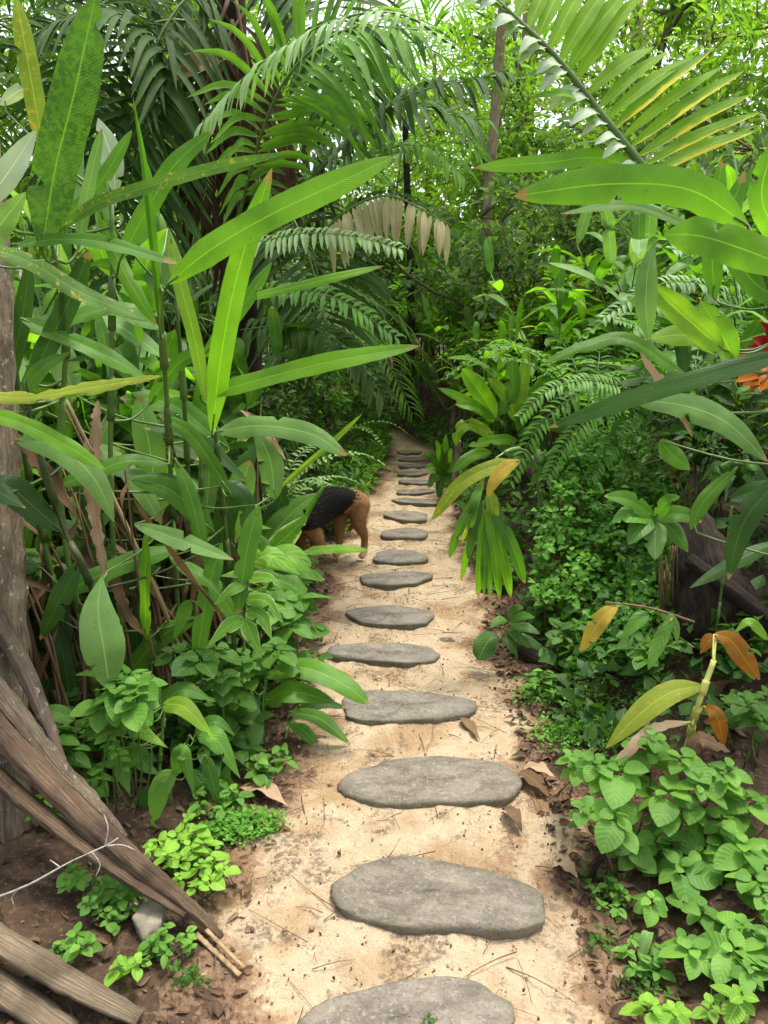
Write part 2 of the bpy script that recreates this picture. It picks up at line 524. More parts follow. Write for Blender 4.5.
M['dry_pale'] = leaf_mat('leaf_dry_pale', (.50, .36, .23), (.38, .25, .15), trans=.2, tcol=(1.1, 1.0, .7), rough=.75, spec=.15, rib=(.5, .38, .25))
M['dry_dark'] = leaf_mat('leaf_dry_dark', (.13, .085, .05), (.075, .048, .03), trans=.15, tcol=(1.2, 1.0, .6), rough=.8, spec=.1)
M['litter'] = leaf_mat('leaf_litter', (.20, .120, .062), (.050, .028, .018), trans=.06, tcol=(1.1, .9, .6), rough=.7, spec=.25, rib=(.2, .13, .07))
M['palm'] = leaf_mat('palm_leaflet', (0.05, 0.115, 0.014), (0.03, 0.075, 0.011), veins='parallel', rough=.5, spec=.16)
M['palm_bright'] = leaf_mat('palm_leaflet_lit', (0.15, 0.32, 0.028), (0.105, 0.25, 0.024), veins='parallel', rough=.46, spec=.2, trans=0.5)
M['palm_pale'] = leaf_mat('palm_leaflet_silver', (0.3, 0.46, 0.19), (0.22, 0.38, 0.13), veins='parallel', rough=.42)
M['palm_cream'] = leaf_mat('palm_leaflet_faded', (.44, .40, .22), (.36, .32, .16), veins='parallel', rough=.55)
M['fern'] = leaf_mat('fern_pinna', (0.12, 0.29, 0.03), (0.08, 0.21, 0.024), veins='none', trans=.4)
M['fern_pale'] = leaf_mat('fern_pinna_pale', (.25, .38, .15), (.18, .31, .11), veins='none', trans=.35)
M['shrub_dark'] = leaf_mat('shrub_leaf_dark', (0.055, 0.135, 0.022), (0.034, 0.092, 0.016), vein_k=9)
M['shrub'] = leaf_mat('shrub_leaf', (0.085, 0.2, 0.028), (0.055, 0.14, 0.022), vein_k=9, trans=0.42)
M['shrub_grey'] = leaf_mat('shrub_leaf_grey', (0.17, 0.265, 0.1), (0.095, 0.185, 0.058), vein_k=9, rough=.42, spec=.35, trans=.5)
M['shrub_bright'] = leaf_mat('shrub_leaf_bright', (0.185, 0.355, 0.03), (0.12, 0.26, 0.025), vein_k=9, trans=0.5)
M['tree_bright'] = leaf_mat('tree_leaf_bright', (0.21, 0.37, 0.04), (0.14, 0.28, 0.032), veins='none', trans=.5)
M['tree_mid'] = leaf_mat('tree_leaf', (0.15, 0.29, 0.036), (0.095, 0.205, 0.028), veins='none', trans=.5)
M['tree_yellow'] = leaf_mat('tree_leaf_yellow', (0.28, 0.38, 0.04), (0.19, 0.3, 0.032), veins='none', trans=.5)
M['herb'] = leaf_mat('herb_leaf', (0.19, 0.38, 0.055), (0.085, 0.22, 0.032), vein_k=7, trans=0.4, rib=(.16, .32, .06))
M['herb_lime'] = leaf_mat('herb_leaf_lime', (0.22, 0.41, 0.042), (0.15, 0.32, 0.036), vein_k=7, trans=.38)
M['vine'] = leaf_mat('vine_leaf', (0.165, 0.38, 0.05), (0.095, 0.255, 0.035), veins='none', trans=0.42)
M['broad'] = leaf_mat('broad_leaf', (0.115, 0.26, 0.034), (0.075, 0.19, 0.03), vein_k=13, trans=0.42)
M['broad_edge'] = leaf_mat('broad_leaf_white_edge', (.16, .34, .035), (.12, .28, .03), vein_k=11, edge=(.55, .62, .32), edge_w=.08, trans=.4)
M['stem'] = plain_mat('green_stem', (.085, .150, .030), .45, .4)
M['stem_dark'] = plain_mat('dark_stem', (.035, .050, .018), .55, .3)
M['stem_yellow'] = plain_mat('yellowed_stem', (.36, .36, .09), .5, .35)
M['stem_brown'] = plain_mat('brown_stem', (.12, .075, .040), .75, .2)
M['bark'] = bark_mat('grey_brown_bark', (.20, .155, .11), (.10, .075, .052))
M['bark_dark'] = bark_mat('dark_wet_bark', (.052, .036, .025), (.018, .012, .009), scale=9, stretch=4, bump_s=1.0)
M['bark_pale'] = bark_mat('pale_bark', (.36, .29, .19), (.20, .15, .09), scale=9, stretch=2)
M['old_wood'] = bark_mat('lichened_wood', (.35, .275, .19), (.15, .112, .074), scale=8, stretch=6, patch=(.44, .42, .36), patch_amt=.5, bump_s=1.0)
M['old_wood_red'] = bark_mat('split_brown_wood', (.27, .185, .115), (.10, .065, .042), scale=8, stretch=7, bump_s=.9, patch=(.55, .52, .45), patch_amt=.12)
M['old_wood_grey'] = bark_mat('weathered_plank', (.34, .27, .175), (.15, .11, .07), scale=7, stretch=8, bump_s=.9)
M['twig_white'] = plain_mat('bleached_twig', (.36, .34, .29), .8, .1, .45, 70)
M['rock'] = plain_mat('grey_rock', (.21, .185, .14), .92, .2, .35, 28)
M['straw'] = plain_mat('dry_cane', (.25, .175, .095), .8, .15, .45, 60)
M['flower_red'] = plain_mat('red_bract', (.45, .03, .03), .45, .4)
M['flower_orange'] = plain_mat('orange_bract', (.75, .24, .02), .45, .4)


# ------------------------------------------------------------------ scene objects
def tag(o, label=None, cat=None, group=None, kind=None):
    if label: o['label'] = label
    if cat: o['category'] = cat
    if group: o['group'] = group
    if kind: o['kind'] = kind
    return o


def thing(name, label, cat, loc=(0, 0, 0), group=None):
    o = bpy.data.objects.new(name, None)
    o.empty_display_size = .1
    COL.objects.link(o)
    o.location = [float(a) for a in loc]
    return tag(o, label, cat, group)


def dup(root, loc, rz=0.0, s=1.0, label=None, group=None, sz=None, tilt=(0, 0)):
    def cp(o, par):
        c = o.copy()
        COL.objects.link(c)
        if par is not None:
            c.parent = par
        for ch in list(KIDS.get(o.name, [])):
            cp(ch, c)
        return c
    r = cp(root, None)
    r.location = [float(a) for a in loc]
    r.rotation_euler = (tilt[0], tilt[1], rz)
    r.scale = (s, s, sz or s)
    if label: r['label'] = label
    if group: r['group'] = group
    return r


KIDS = {}


def note_kids(root):
    KIDS[root.name] = list(root.children)
    for c in root.children:
        KIDS[c.name] = list(c.children)


def gz(x, y, dz=0.0):
    return (float(x), float(y), float(H(x, y)) + dz)

# ================================================================== GROUND AND TRAIL (one continuous sheet, the trail cut out of it)
def axis(fine_lo, fine_hi, step, far):
    a = list(np.arange(fine_lo, fine_hi + 1e-6, step))
    s, x = step, fine_hi
    while x < far:
        s *= 1.22; x += s; a.append(x)
    s, x, pre = step, fine_lo, []
    while x > -far:
        s *= 1.22; x -= s; pre.append(x)
    return np.array(pre[::-1] + a)


gx = axis(-1.7, 1.9, .022, 120)
gy = axis(.7, 7.0, .026, 140)
XX, YY = np.meshgrid(gx, gy)
fadef = 1 - sstep(12, 30, np.abs(YY)) * 1.0
ZZ = H(XX, YY) * fadef + np.where(np.abs(YY) > 12, 0, 0)
edge_n = .16 * (lump(XX * 1.7 + 4, YY * 1.7) + .35 * np.sin(23 * XX + 3) * np.sin(19 * YY))
dd = np.abs(XX - pc(YY)) - hw(YY) * 1.06 + edge_n * 1.1
sandv = 1 - sstep(-.24, .24, dd)
sandv *= 1 - sstep(11, 13, YY)
# microrelief of footprints and crumbs on the sand
ZZ = ZZ - .010 * sstep(.25, .75, np.sin(8.3 * XX + 2.1 * np.sin(5.1 * YY)) * np.sin(6.7 * YY + 1.7 * np.sin(7 * XX))) * (np.abs(XX) < 2) * (YY < 7)
ZZ = ZZ + .005 * np.sin(41 * XX + 7 * np.sin(13 * YY)) * np.sin(37 * YY + 5 * np.sin(17 * XX)) * (np.abs(XX) < 2) * (YY < 7)
nY, nX = XX.shape
ii, jj = np.meshgrid(np.arange(nY - 1), np.arange(nX - 1), indexing='ij')
qa = (ii * nX + jj).ravel()
quads = np.stack([qa, qa + 1, qa + nX + 1, qa + nX], 1)
allv = np.stack([XX, YY, ZZ], -1).reshape(-1, 3)
fs = sandv.ravel()[quads].mean(1) > .45
for nm_, sel in (('ground', ~fs), ('path', fs)):
    q = quads[sel]
    used, inv = np.unique(q, return_inverse=True)
    mb = MB()
    mb.add(allv[used], inv.reshape(q.shape), None, sandv.ravel()[used])
    o = mb.build(nm_, M['ground'])
    o['kind'] = 'structure'

# ================================================================== STEPPING STONES
# pixel box of each slab in the photograph: x0, x1, y0, y1, slant (px rise of the right end), look
STONES = [
    (280, 524, 972, 1062, -14, 'broad grey stepping slab cut by the bottom edge of the photo'),
    (327, 553, 852, 940, 16, 'long mossy grey stepping slab tilted down to the right, second nearest on the trail'),
    (345, 517, 751, 808, 0, 'thick grey slab with a pointed right end, third nearest on the trail'),
    (340, 471, 686, 725, 0, 'flat cracked grey slab, fourth nearest on the trail, beside the hanging ginger leaf'),
    (322, 447, 639, 665, 3, 'narrow waisted grey slab, fifth nearest on the trail'),
    (345, 438, 603, 626, 0, 'bean shaped grey slab, sixth nearest on the trail, beside the drooping yellow leaves'),
    (357, 433, 569, 586, 0, 'oval grey slab just in front of the hind paws of the dog'),
    (371, 428, 548, 564, 0, 'oval grey slab level with the hind paws of the dog'),
    (379, 431, 525, 539, 0, 'pale oval slab on the trail beside the rump of the dog'),
    (384, 430, 508, 522, 1, 'dark oval slab on the trail just behind the dog'),
    (392, 440, 496, 504, 1, 'thin wide slab where the sandy trail starts to narrow'),
    (396, 434, 487, 494, -1, 'small slab second past the narrowing of the sandy trail'),
    (400, 430, 478, 484, 0, 'small slab third past the narrowing of the sandy trail'),
    (396, 428, 470, 475, 0, 'far slab on the trail with three smaller slabs beyond it'),
    (397, 427, 463, 467, 0, 'far slab on the trail with two smaller slabs beyond it'),
    (398, 426, 456, 460, 0, 'second last slab at the far end of the trail'),
    (398, 422, 450, 453, 0, 'last slab at the far end of the trail under the shrubs'),
]
for k, (x0, x1, y0, y1, sl, lab) in enumerate(STONES):
    top = .035
    A, B = G((x0 + x1) / 2, y0, top), G((x0 + x1) / 2, y1, top * .3)
    cy = (A[1] + B[1]) / 2
    pyc = (y0 + y1) / 2
    Lp, Rp = G(x0, pyc - sl * .7 * -1 if False else pyc - sl, top), G(x1, pyc + sl, top)
    c = (Lp + Rp) / 2
    c[1] = cy
    a = np.linalg.norm((Rp - Lp)[:2]) / 2
    b = max((A[1] - B[1]) / 2, .085)
    if sl:
        b *= .86
    th = math.atan2(Rp[1] - Lp[1], Rp[0] - Lp[0])
    r = np.random.default_rng(100 + k)
    n = 64
    ang = np.linspace(0, 2 * PI, n, endpoint=False)
    e = 2.35
    ro = (np.abs(np.cos(ang)) ** e + np.abs(np.sin(ang)) ** e) ** (-1 / e)
    ro = ro * (1 + .07 * np.sin(2 * ang + r.uniform(0, 6)) + .06 * np.sin(3 * ang + r.uniform(0, 6)) + .03 * np.sin(5 * ang + r.uniform(0, 6)) + .012 * np.sin(9 * ang + r.uniform(0, 6)))
    if k in (2,):   # pointed right end
        ro = ro * (1 + .10 * np.exp(-((np.angle(np.exp(1j * ang))) / .35) ** 2))
    if k in (4, 5, 3):   # waisted
        ro = ro * (1 - .10 * np.exp(-((np.angle(np.exp(1j * (ang + 1.4)))) / .5) ** 2))
    ro /= ro.max() if False else 1.03
    rings = [(.0, 1), (.25, 1), (.5, 1), (.72, 1), (.87, .985), (.95, .93), (.99, .80), (1.0, .55), (.99, .1), (.97, -1)]
    V, R = [], []
    hgt = .024
    for (s_, z_) in rings:
        ux, uy = ro * np.cos(ang) * s_ * a, ro * np.sin(ang) * s_ * b
        und = .006 * np.sin(9 * ux + k) * np.sin(11 * uy + 2 * k) + .003 * np.sin(31 * ux + k) * np.sin(37 * uy) + r.normal(0, .0009, n)
        z = hgt * z_ + und * (s_ < .97)
        if s_ > .9:
            jag = 1 + r.normal(0, .006, n)
            ux, uy = ux * jag, uy * jag
        V.append(np.stack([ux, uy, z], 1)); R.append(np.full(n, s_ ** 5))
    V = np.concatenate(V); R = np.concatenate(R)
    F = []
    for q in range(len(rings) - 1):
        for j in range(n):
            j2 = (j + 1) % n
            F.append((q * n + j, q * n + j2, (q + 1) * n + j2, (q + 1) * n + j)[::-1])
    mb = MB(); mb.add(V, np.array(F)[:, ::-1][:, ::-1], V[:, :2], R)
    o = mb.build('stepping_stone', M['stone'])
    # face orientation is outward because rings run from the centre out
    bz = float(np.mean(H(c[0] + a * .6 * np.cos(ang), c[1] + b * .6 * np.sin(ang))))
    o.location = (c[0], c[1], bz)
    o.rotation_euler = (r.normal(0, .012), r.normal(0, .012), th)
    tag(o, lab, 'stepping stone', 'stepping slabs along the sandy trail')
    me = o.data
    me.flip_normals() if me.polygons[n * 2].normal.z < 0 else None

# ================================================================== DOG
def skin_mesh(name, verts, edges, radii, mats, parent=None, root=0, sub=2):
    me = bpy.data.meshes.new(name + '_cage')
    me.from_pydata([tuple(v) for v in verts], edges, [])
    o = bpy.data.objects.new(name + '_cage', me)
    COL.objects.link(o)
    sk = o.modifiers.new('skin', 'SKIN'); sk.use_smooth_shade = True
    for i, rr in enumerate(radii):
        d = me.skin_vertices[0].data[i]
        d.radius = (rr, rr) if np.isscalar(rr) else rr
        d.use_root = (i == root)
    ss = o.modifiers.new('sub', 'SUBSURF'); ss.levels = sub; ss.render_levels = sub
    dg = bpy.context.evaluated_depsgraph_get(); dg.update()
    me2 = bpy.data.meshes.new_from_object(o.evaluated_get(dg))
    bpy.data.objects.remove(o); bpy.data.meshes.remove(me)
    me2.name = name
    o2 = bpy.data.objects.new(name, me2); COL.objects.link(o2)
    for p in me2.polygons: p.use_smooth = True
    me2.materials.clear()
    for m in mats: me2.materials.append(m)
    if parent: o2.parent = parent
    return o2


def dog_mat():
    m, nt = new_mat('black_and_tan_coat'); L = nt.links
    tc = nd(nt, 'ShaderNodeTexCoord')
    at = nd(nt, 'ShaderNodeAttribute', attribute_name='saddle')
    n = noise(nt, tc.outputs['Object'], 28, 4, .7)
    mp = nd(nt, 'ShaderNodeMapping', inp={'Scale': (40, 160, 160)}); L.new(tc.outputs['Object'], mp.inputs[0])
    n2 = noise(nt, mp.outputs[0], 3, 3, .6)
    f = math_n(nt, 'ADD', at.outputs['Fac'], math_n(nt, 'MULTIPLY', math_n(nt, 'SUBTRACT', n, .5), .7))
    tan = mixc(nt, ramp(nt, n2, .3, .7), (.35, .185, .078), (.22, .105, .042))
    at2 = nd(nt, 'ShaderNodeAttribute', attribute_name='pale')
    tan = mixc(nt, at2.outputs['Fac'], tan, (.58, .40, .22))
    blk = mixc(nt, ramp(nt, n2, .3, .8), (.005, .0045, .004), (.014, .012, .010))
    c = mixc(nt, ramp(nt, f, .42, .58), tan, blk)
    b = nd(nt, 'ShaderNodeBump', inp={'Strength': .5, 'Distance': .006}); L.new(n2, b.inputs['Height'])
    pb = nd(nt, 'ShaderNodeBsdfPrincipled', inp={'Roughness': .7, 'Specular IOR Level': .12})
    L.new(c, pb.inputs['Base Color']); L.new(b.outputs[0], pb.inputs['Normal'])
    out = nd(nt, 'ShaderNodeOutputMaterial'); L.new(pb.outputs[0], out.inputs['Surface'])
    return m


dogm = dog_mat()
hd = math.atan2(-.80, -.60)
dx, dy = -.320, 4.22
dog = thing('dog', 'black and tan dog with its head down in leaves left of the trail', 'dog', (dx, dy, float(H(dx, dy)) + .002))
dog.rotation_euler = (0, 0, hd); dog.scale = (1.1, 1.1, 1.1)
dv, de, dr = [], [], []


def dj(x, y, z, r, par=None):
    dv.append((x, y, z)); dr.append(r)
    if par is not None: de.append((par, len(dv) - 1))
    return len(dv) - 1


pel = dj(-.20, 0, .375, (.082, .088))
loin = dj(-.06, 0, .365, (.072, .078), pel)
ribs = dj(.08, 0, .345, (.090, .105), loin)
wit = dj(.20, 0, .340, (.085, .100), ribs)
nk = dj(.30, 0, .345, .062, wit)
nk2 = dj(.38, 0, .285, .055, nk)
hdj = dj(.445, 0, .225, .058, nk2)
mz = dj(.505, 0, .165, .036, hdj)
ns = dj(.545, 0, .125, .026, mz)
tb = dj(-.275, -.005, .345, .030, pel)
t1 = dj(-.300, -.020, .27, .024, tb)
t2 = dj(-.270, -.040, .19, .018, t1)
t3 = dj(-.225, -.045, .14, .010, t2)
for s in (1, -1):
    hp = dj(-.200, s * .052, .300, (.072, .055), pel)
    kn = dj(-.165, s * .064, .225, .044, hp)
    hk = dj(-.232 + (0 if s > 0 else .07), s * .060, .130, .021, kn)
    an = dj(-.226 + (0 if s > 0 else .07), s * .060, .040, .018, hk)
    to = dj(-.190 + (0 if s > 0 else .07), s * .062, .018, .019, an)
    sh = dj(.185, s * .055, .275, (.058, .048), wit)
    el = dj(.145, s * .064, .195, .034, sh)
    wr = dj(.170 + .04 * s, s * .062, .095, .021, el)
    pa = dj(.175 + .04 * s, s * .062, .032, .018, wr)
    tf = dj(.215 + .04 * s, s * .063, .018, .020, pa)
body = skin_mesh('body', dv, de, dr, [dogm], dog, root=0, sub=2)
co = np.array([v.co[:] for v in body.data.vertices])
sad = sstep(.255, .31, co[:, 2] + .25 * (co[:, 0] - .0) * (co[:, 0] < .15)) * sstep(-.21, -.12, co[:, 0] + 1.3 * (co[:, 2] - .385)) * (1 - sstep(.40, .5, co[:, 0]))
sad = np.maximum(sad, sstep(.425, .45, co[:, 2]) * sstep(-.30, -.24, co[:, 0]) * .9)
sad = np.maximum(sad, (co[:, 0] < -.22) * (co[:, 1] < -.0) * (np.abs(co[:, 1]) < .06) * 0)
pale = (1 - sstep(.03, .10, co[:, 2])) * .8
for nm_, arr in (('saddle', sad), ('pale', pale)):
    a_ = body.data.attributes.new(nm_, 'FLOAT', 'POINT'); a_.data.foreach_set('value', arr.astype(np.float32))
# short coat: thin hairs lying backwards over the body
r = np.random.default_rng(12)
fc = [(p.center[:], p.normal[:], p.area, p.vertices[0]) for p in body.data.polygons]
ar = np.array([f[2] for f in fc]); idx = r.choice(len(fc), 14000, p=ar / ar.sum())
FC = np.array([fc[i][0] for i in idx]); FN = np.array([fc[i][1] for i in idx]); VI = np.array([fc[i][3] for i in idx])
FC = FC + r.normal(0, .006, FC.shape) * (1 - FN ** 2)
back = np.array([-.8, 0, -.55]) + r.normal(0, .25, FC.shape)
dh = nrm(nrm(back - (np.sum(back * FN, 1, keepdims=True)) * FN) + .30 * FN)
Lh = (r.uniform(.012, .030, len(FC)) * np.where(FC[:, 2] < .16, .5, 1))[:, None]
sv_ = nrm(np.cross(dh, FN)) * .0011
hv = np.stack([FC - sv_ - FN * .002, FC + sv_ - FN * .002, FC + dh * Lh], 1).reshape(-1, 3)
hf = np.arange(len(hv)).reshape(-1, 3); hf = np.concatenate([hf, hf[:, 2:3]], 1)
mb = MB(); mb.add(hv, hf)
coat = mb.build('coat', dogm, None, False); coat.parent = body
for nm_, arr in (('saddle', sad), ('pale', pale)):
    a_ = coat.data.attributes.new(nm_, 'FLOAT', 'POINT'); a_.data.foreach_set('value', np.repeat(np.clip(arr[VI] + r.normal(0, .22, len(VI)), 0, 1), 3).astype(np.float32))
for s in (1, -1):
    e = MB(); blade(e, [(.425, s * .045, .265), (.415, s * .075, .245), (.43, s * .085, .20)], .055, (1, s * .4, .3), 'ovate', -.2, 6, 4)
    e.build('ear', plain_mat('ear_fur', (.03, .02, .015)), body)
    e = MB(); tube(e, [(.478, s * .030, .222), (.488, s * .036, .219)], .008, .004, 8)
    e.build('eye', plain_mat('dark_eye', (.01, .006, .004), .15, .6), body)
e = MB(); tube(e, [(.556, 0, .132), (.566, 0, .118)], .013, .009, 8)
e.build('nose', plain_mat('black_nose', (.008, .008, .008), .3, .5), body)

# ================================================================== OLD WOOD AT THE LOWER LEFT
def wood(name, label, cat, pts, r, mat, n=12, squash=.5, wob=.25, rnd=.5, group=None, extra=None):
    mb = MB(); tube(mb, pts, r, None, n, max(14, 5 * len(pts)), rnd, 0, True, wob, squash)
    if extra: extra(mb)
    o = mb.build(name, mat)
    return tag(o, label, cat, group)


def upto(px, py, Y): return W(px, py, Y)


# the standing grey trunk cut by the left edge
base = np.array([-1.22, 2.02, 0])
tr_o = thing('dead_tree', 'grey lichened dead trunk rising along the left edge of the photo', 'tree', gz(-1.14, 2.02))
mb = MB()
tube(mb, [W(-22, 860, 1.98), W(-20, 640, 2.05), W(-26, 480, 2.1), W(-34, 300, 2.15), W(-50, 120, 2.2)], (.17, .15, .14, .135, .13), None, 26, 40, .5, 0, True, .14, .8)
mb.build('trunk', M['old_wood'], tr_o)
mb = MB()
tube(mb, [W(18, 855, 1.86), W(6, 700, 1.92), W(-10, 560, 2.0)], (.06, .055, .04), None, 10, 16, .5, 0, True, .3, .6)
mb.build('root_flange', M['old_wood'], tr_o)

wood('split_log', 'reddish brown split log leaning from the left edge down to the sand', 'log',
     [W(-40, 690, 1.78), W(40, 775, 1.70), W(120, 850, 1.63), W(190, 908, 1.58), W(222, 938, 1.545)], (.030, .031, .029, .024, .009), M['old_wood_red'], 16, .75, .3)
wood('split_log', 'thin dark plank lying along the underside of the reddish split log', 'log',
     [W(-40, 745, 1.72), W(40, 812, 1.66), W(120, 872, 1.60), W(185, 915, 1.56)], (.024, .024, .022, .008), M['old_wood_red'], 12, .7, .25)
wood('lichened_branch', 'slanting branch crusted with white lichen above the split log', 'branch',
     [W(-25, 660, 1.88), W(20, 720, 1.82), W(60, 770, 1.77), W(105, 815, 1.70), W(125, 838, 1.66)], (.027, .029, .027, .022, .008), M['old_wood'], 14, .7, .3)
wood('lichened_branch', 'thin grey branch crossing the dead trunk above the lichened one', 'branch',
     [W(-20, 590, 1.95), W(22, 665, 1.9), W(48, 725, 1.85), W(66, 770, 1.80)], (.026, .024, .020, .008), M['old_wood'], 10, .7, .25)
wood('weathered_plank', 'pale weathered plank in the bottom left corner', 'plank',
     [W(-60, 905, 1.44), W(20, 952, 1.38), W(85, 990, 1.33), W(140, 1018, 1.295)], (.034, .034, .031, .02), M['old_wood_grey'], 14, .45, .16)
wood('weathered_plank', 'mossy grey plank under the pale one in the bottom left corner', 'plank',
     [W(-60, 955, 1.37), W(10, 995, 1.32), W(70, 1035, 1.27)], (.036, .036, .03), M['old_wood_grey'], 14, .5, .16)
wood('fallen_stick', 'short dead stick lying on dark soil left of the white twig', 'stick', [W(-20, 893, 1.70), W(57, 884, 1.72)], (.009, .008), M['old_wood_red'], 7, 1, .2)
wood('dry_cane', 'pale dry cane lying beside the foot of the split log', 'cane', [G(206, 930, .025), G(244, 968, .02)], (.005, .0045, .004), M['straw'], 7, .8, .35)
wood('dry_cane', 'second dry cane under the pale one at the foot of the split log', 'cane', [G(196, 934, .014), G(240, 975, .012)], (.007, .006, .006), M['straw'], 7, .5, .4)
# bleached forked twig
tw = MB()
tube(tw, [W(-15, 902, 1.50), W(30, 884, 1.50), W(70, 862, 1.51), W(105, 846, 1.52), W(118, 838, 1.52)], .0032, .0016, 6, None, .5, 0, True, .35)
tube(tw, [W(105, 846, 1.52), W(108, 828, 1.53), W(104, 815, 1.55)], .002, .001, 5)
tube(tw, [W(105, 846, 1.52), W(122, 845, 1.53), W(135, 850, 1.53)], .002, .001, 5)
tube(tw, [W(92, 852, 1.515), W(100, 864, 1.51), W(96, 876, 1.50)], .0018, .001, 5)
tube(tw, [W(60, 867, 1.51), W(50, 860, 1.51)], .0018, .001, 5)
tube(tw, [W(20, 888, 1.50), W(12, 897, 1.50), W(14, 905, 1.49)], .0018, .001, 5)
tag(tw.build('twig', M['twig_white']), 'thin bleached forked twig across the split log', 'twig')


def rock(name, label, c, r, seed, cat='rock', mat='rock'):
    rr = np.random.default_rng(seed)
    n, k = 36, 20
    th = np.linspace(0, 2 * PI, n, endpoint=False); ph = np.linspace(-PI / 2, PI / 2, k)
    V = []
    for p in ph:
        for t in th:
            d = np.array([math.cos(p) * math.cos(t), math.cos(p) * math.sin(t), math.sin(p)])
            V.append(d)
    V = np.array(V)
    pl = nrm(np.vstack([np.eye(3), -np.eye(3), rr.normal(0, 1, (4, 3))]) + rr.normal(0, .28, (10, 3)))
    s = np.min(1 / np.maximum(V @ pl.T, .5), axis=1) * .78
    s = np.minimum(s, 1.25) * (1 + .05 * np.sin(7 * V[:, 0] + seed) * np.sin(6 * V[:, 1]) + rr.normal(0, .015, len(V)))
    V = V * s[:, None] * np.array(r)
    F = []
    for a in range(k - 1):
        for b in range(n):
            b2 = (b + 1) % n
            F.append((a * n + b, a * n + b2, (a + 1) * n + b2, (a + 1) * n + b))
    mb = MB(); mb.add(V, F, V[:, :2])
    o = mb.build(name, M[mat]); o.location = [float(x) for x in c]
    return tag(o, label, cat)


c = G(150, 922, .03); rock('rock', 'angular grey rock on the soil below the split log', c, (.040, .052, .030), 3)
c = G(128, 905, .0); rock('rock', 'small brown rock beside the grey rock below the split log', c, (.035, .035, .03), 5)
c = G(447, 640, .0); rock('pebble', 'small pale pebble on the sand near the fifth slab', c, (.03, .02, .018), 9, 'pebble')

# ================================================================== MOUND ON THE RIGHT: rotten stump, fallen logs
st = thing('rotten_stump', 'dark rotting stump on the bank among the vines', 'stump', gz(1.25, 2.75))
mb = MB()
tube(mb, [W(715, 700, 2.62), W(716, 640, 2.66), W(708, 575, 2.74), W(690, 515, 2.9)], (.17, .15, .125, .06), None, 18, 24, .5, 0, True, .3, .9)
mb.build('trunk', M['bark_dark'], st)
mb = MB()
tube(mb, [W(690, 560, 2.68), W(735, 592, 2.55), W(790, 640, 2.45)], (.035, .042, .045), None, 12, 16, .5, 0, True, .3, .8)
mb.build('root', M['bark_dark'], st)
mb = MB()
for k in range(26):
    x, y = rng.uniform(655, 690), rng.uniform(545, 590)
    p = W(x, y, 2.72)
    tube(mb, [p, p + np.array([rng.normal(0, .01), -.03, -.10 - rng.uniform(0, .12)])], .003, .001, 4, 4, rng.uniform())
mb.build('loose_fibre', M['stem_brown'], st)
wood('fallen_log', 'brown rotten log lying along the top of the bank', 'log', [W(520, 470, 4.3), W(575, 492, 4.0), W(640, 500, 3.7)], (.05, .06, .055), M['bark_dark'], 12, .9, .25)
wood('fallen_log', 'short dark log half buried at the foot of the bank', 'log', [G(515, 640, .06), W(590, 690, 2.75)], (.05, .045), M['bark_dark'], 12, .9, .25)

# ================================================================== LARGE-LEAVED PLANTS IN FRONT
class Plant:
    def __init__(s, name, label, cat, base, group=None, stem_mat='stem'):
        s.o = thing(name, label, cat, base, group)
        s.base = np.array(base)
        s.stem_pts = []
        s.sm = stem_mat

    def stem(s, pts, r=.009, r1=.004, mat=None, nodes=True):
        P = [np.asarray(p, float) for p in pts]
        mb = MB()
        S = spline(P, 24)
        tube(mb, P, r, r1, 8, 24, rng.uniform())
        if nodes:      # sheaths
            for k in range(3, 22, 4):
                tube(mb, [S[k], S[k + 1], S[min(k + 2, 24)]], r * 1.22, r * .98, 8, 4, rng.uniform())
        mb.build('stem', M[mat or s.sm], s.o)
        s.stem_pts.extend(list(S))
        return s

    def leaf(s, pts, wpx, mat='ginger', a=.6, shape='strap', fold=.22, wave=.11, roll=0, twist=0, pet=True, curl=.1, nseg=20, label=None, ragged=0.022, pr=.0045):
        """pts: (px, py, Y); wpx: width seen in the photograph; a: 1 = faces the camera, 0 = faces the sky"""
        P = np.array([W(*p) for p in pts])
        mid = P[len(P) // 2]
        toc = nrm(CAM - mid)
        n = nrm(a * toc + (1 - a) * np.array([0, 0, 1.]))
        T = nrm(P[-1] - P[0])
        n2 = nrm(n - (n @ T) * T)
        vis = max(.4, abs(n2 @ nrm(toc - (toc @ T) * T)))
        w = .98 * wpx * depth(mid) / FPX / vis
        mb = MB()
        nseg = int(nseg * 1.5)
        tears = [(int(rng.integers(4, nseg - 2)), int(rng.choice([-1, 1])), rng.uniform(.35, .95)) for _ in range(int(rng.integers(0, 3)))] if wpx > 10 else None
        curl = curl + rng.uniform(0, .22)
        blade(mb, P, w, n, shape, fold, nseg, 6, math.radians(roll), wave, rng.uniform(), 0, math.radians(twist), curl, ragged, tears)
        if pet and s.stem_pts:
            S = np.array(s.stem_pts)
            d = np.linalg.norm(S - P[0], axis=1) + .8 * np.maximum(0, S[:, 2] - P[0][2])
            q = S[np.argmin(d)]
            if .02 < np.linalg.norm(q - P[0]) < .6:
                m_ = (q + P[0]) / 2 + np.array([0, 0, -.02])
                tube(mb, [q, m_, P[0], P[0] + .25 * (P[1] - P[0])], pr, pr * .5, 6, 8, .5, 1)
        o = mb.build('leaf', [M[mat], M[s.sm]], s.o)
        if label: o['label'] = label
        return s


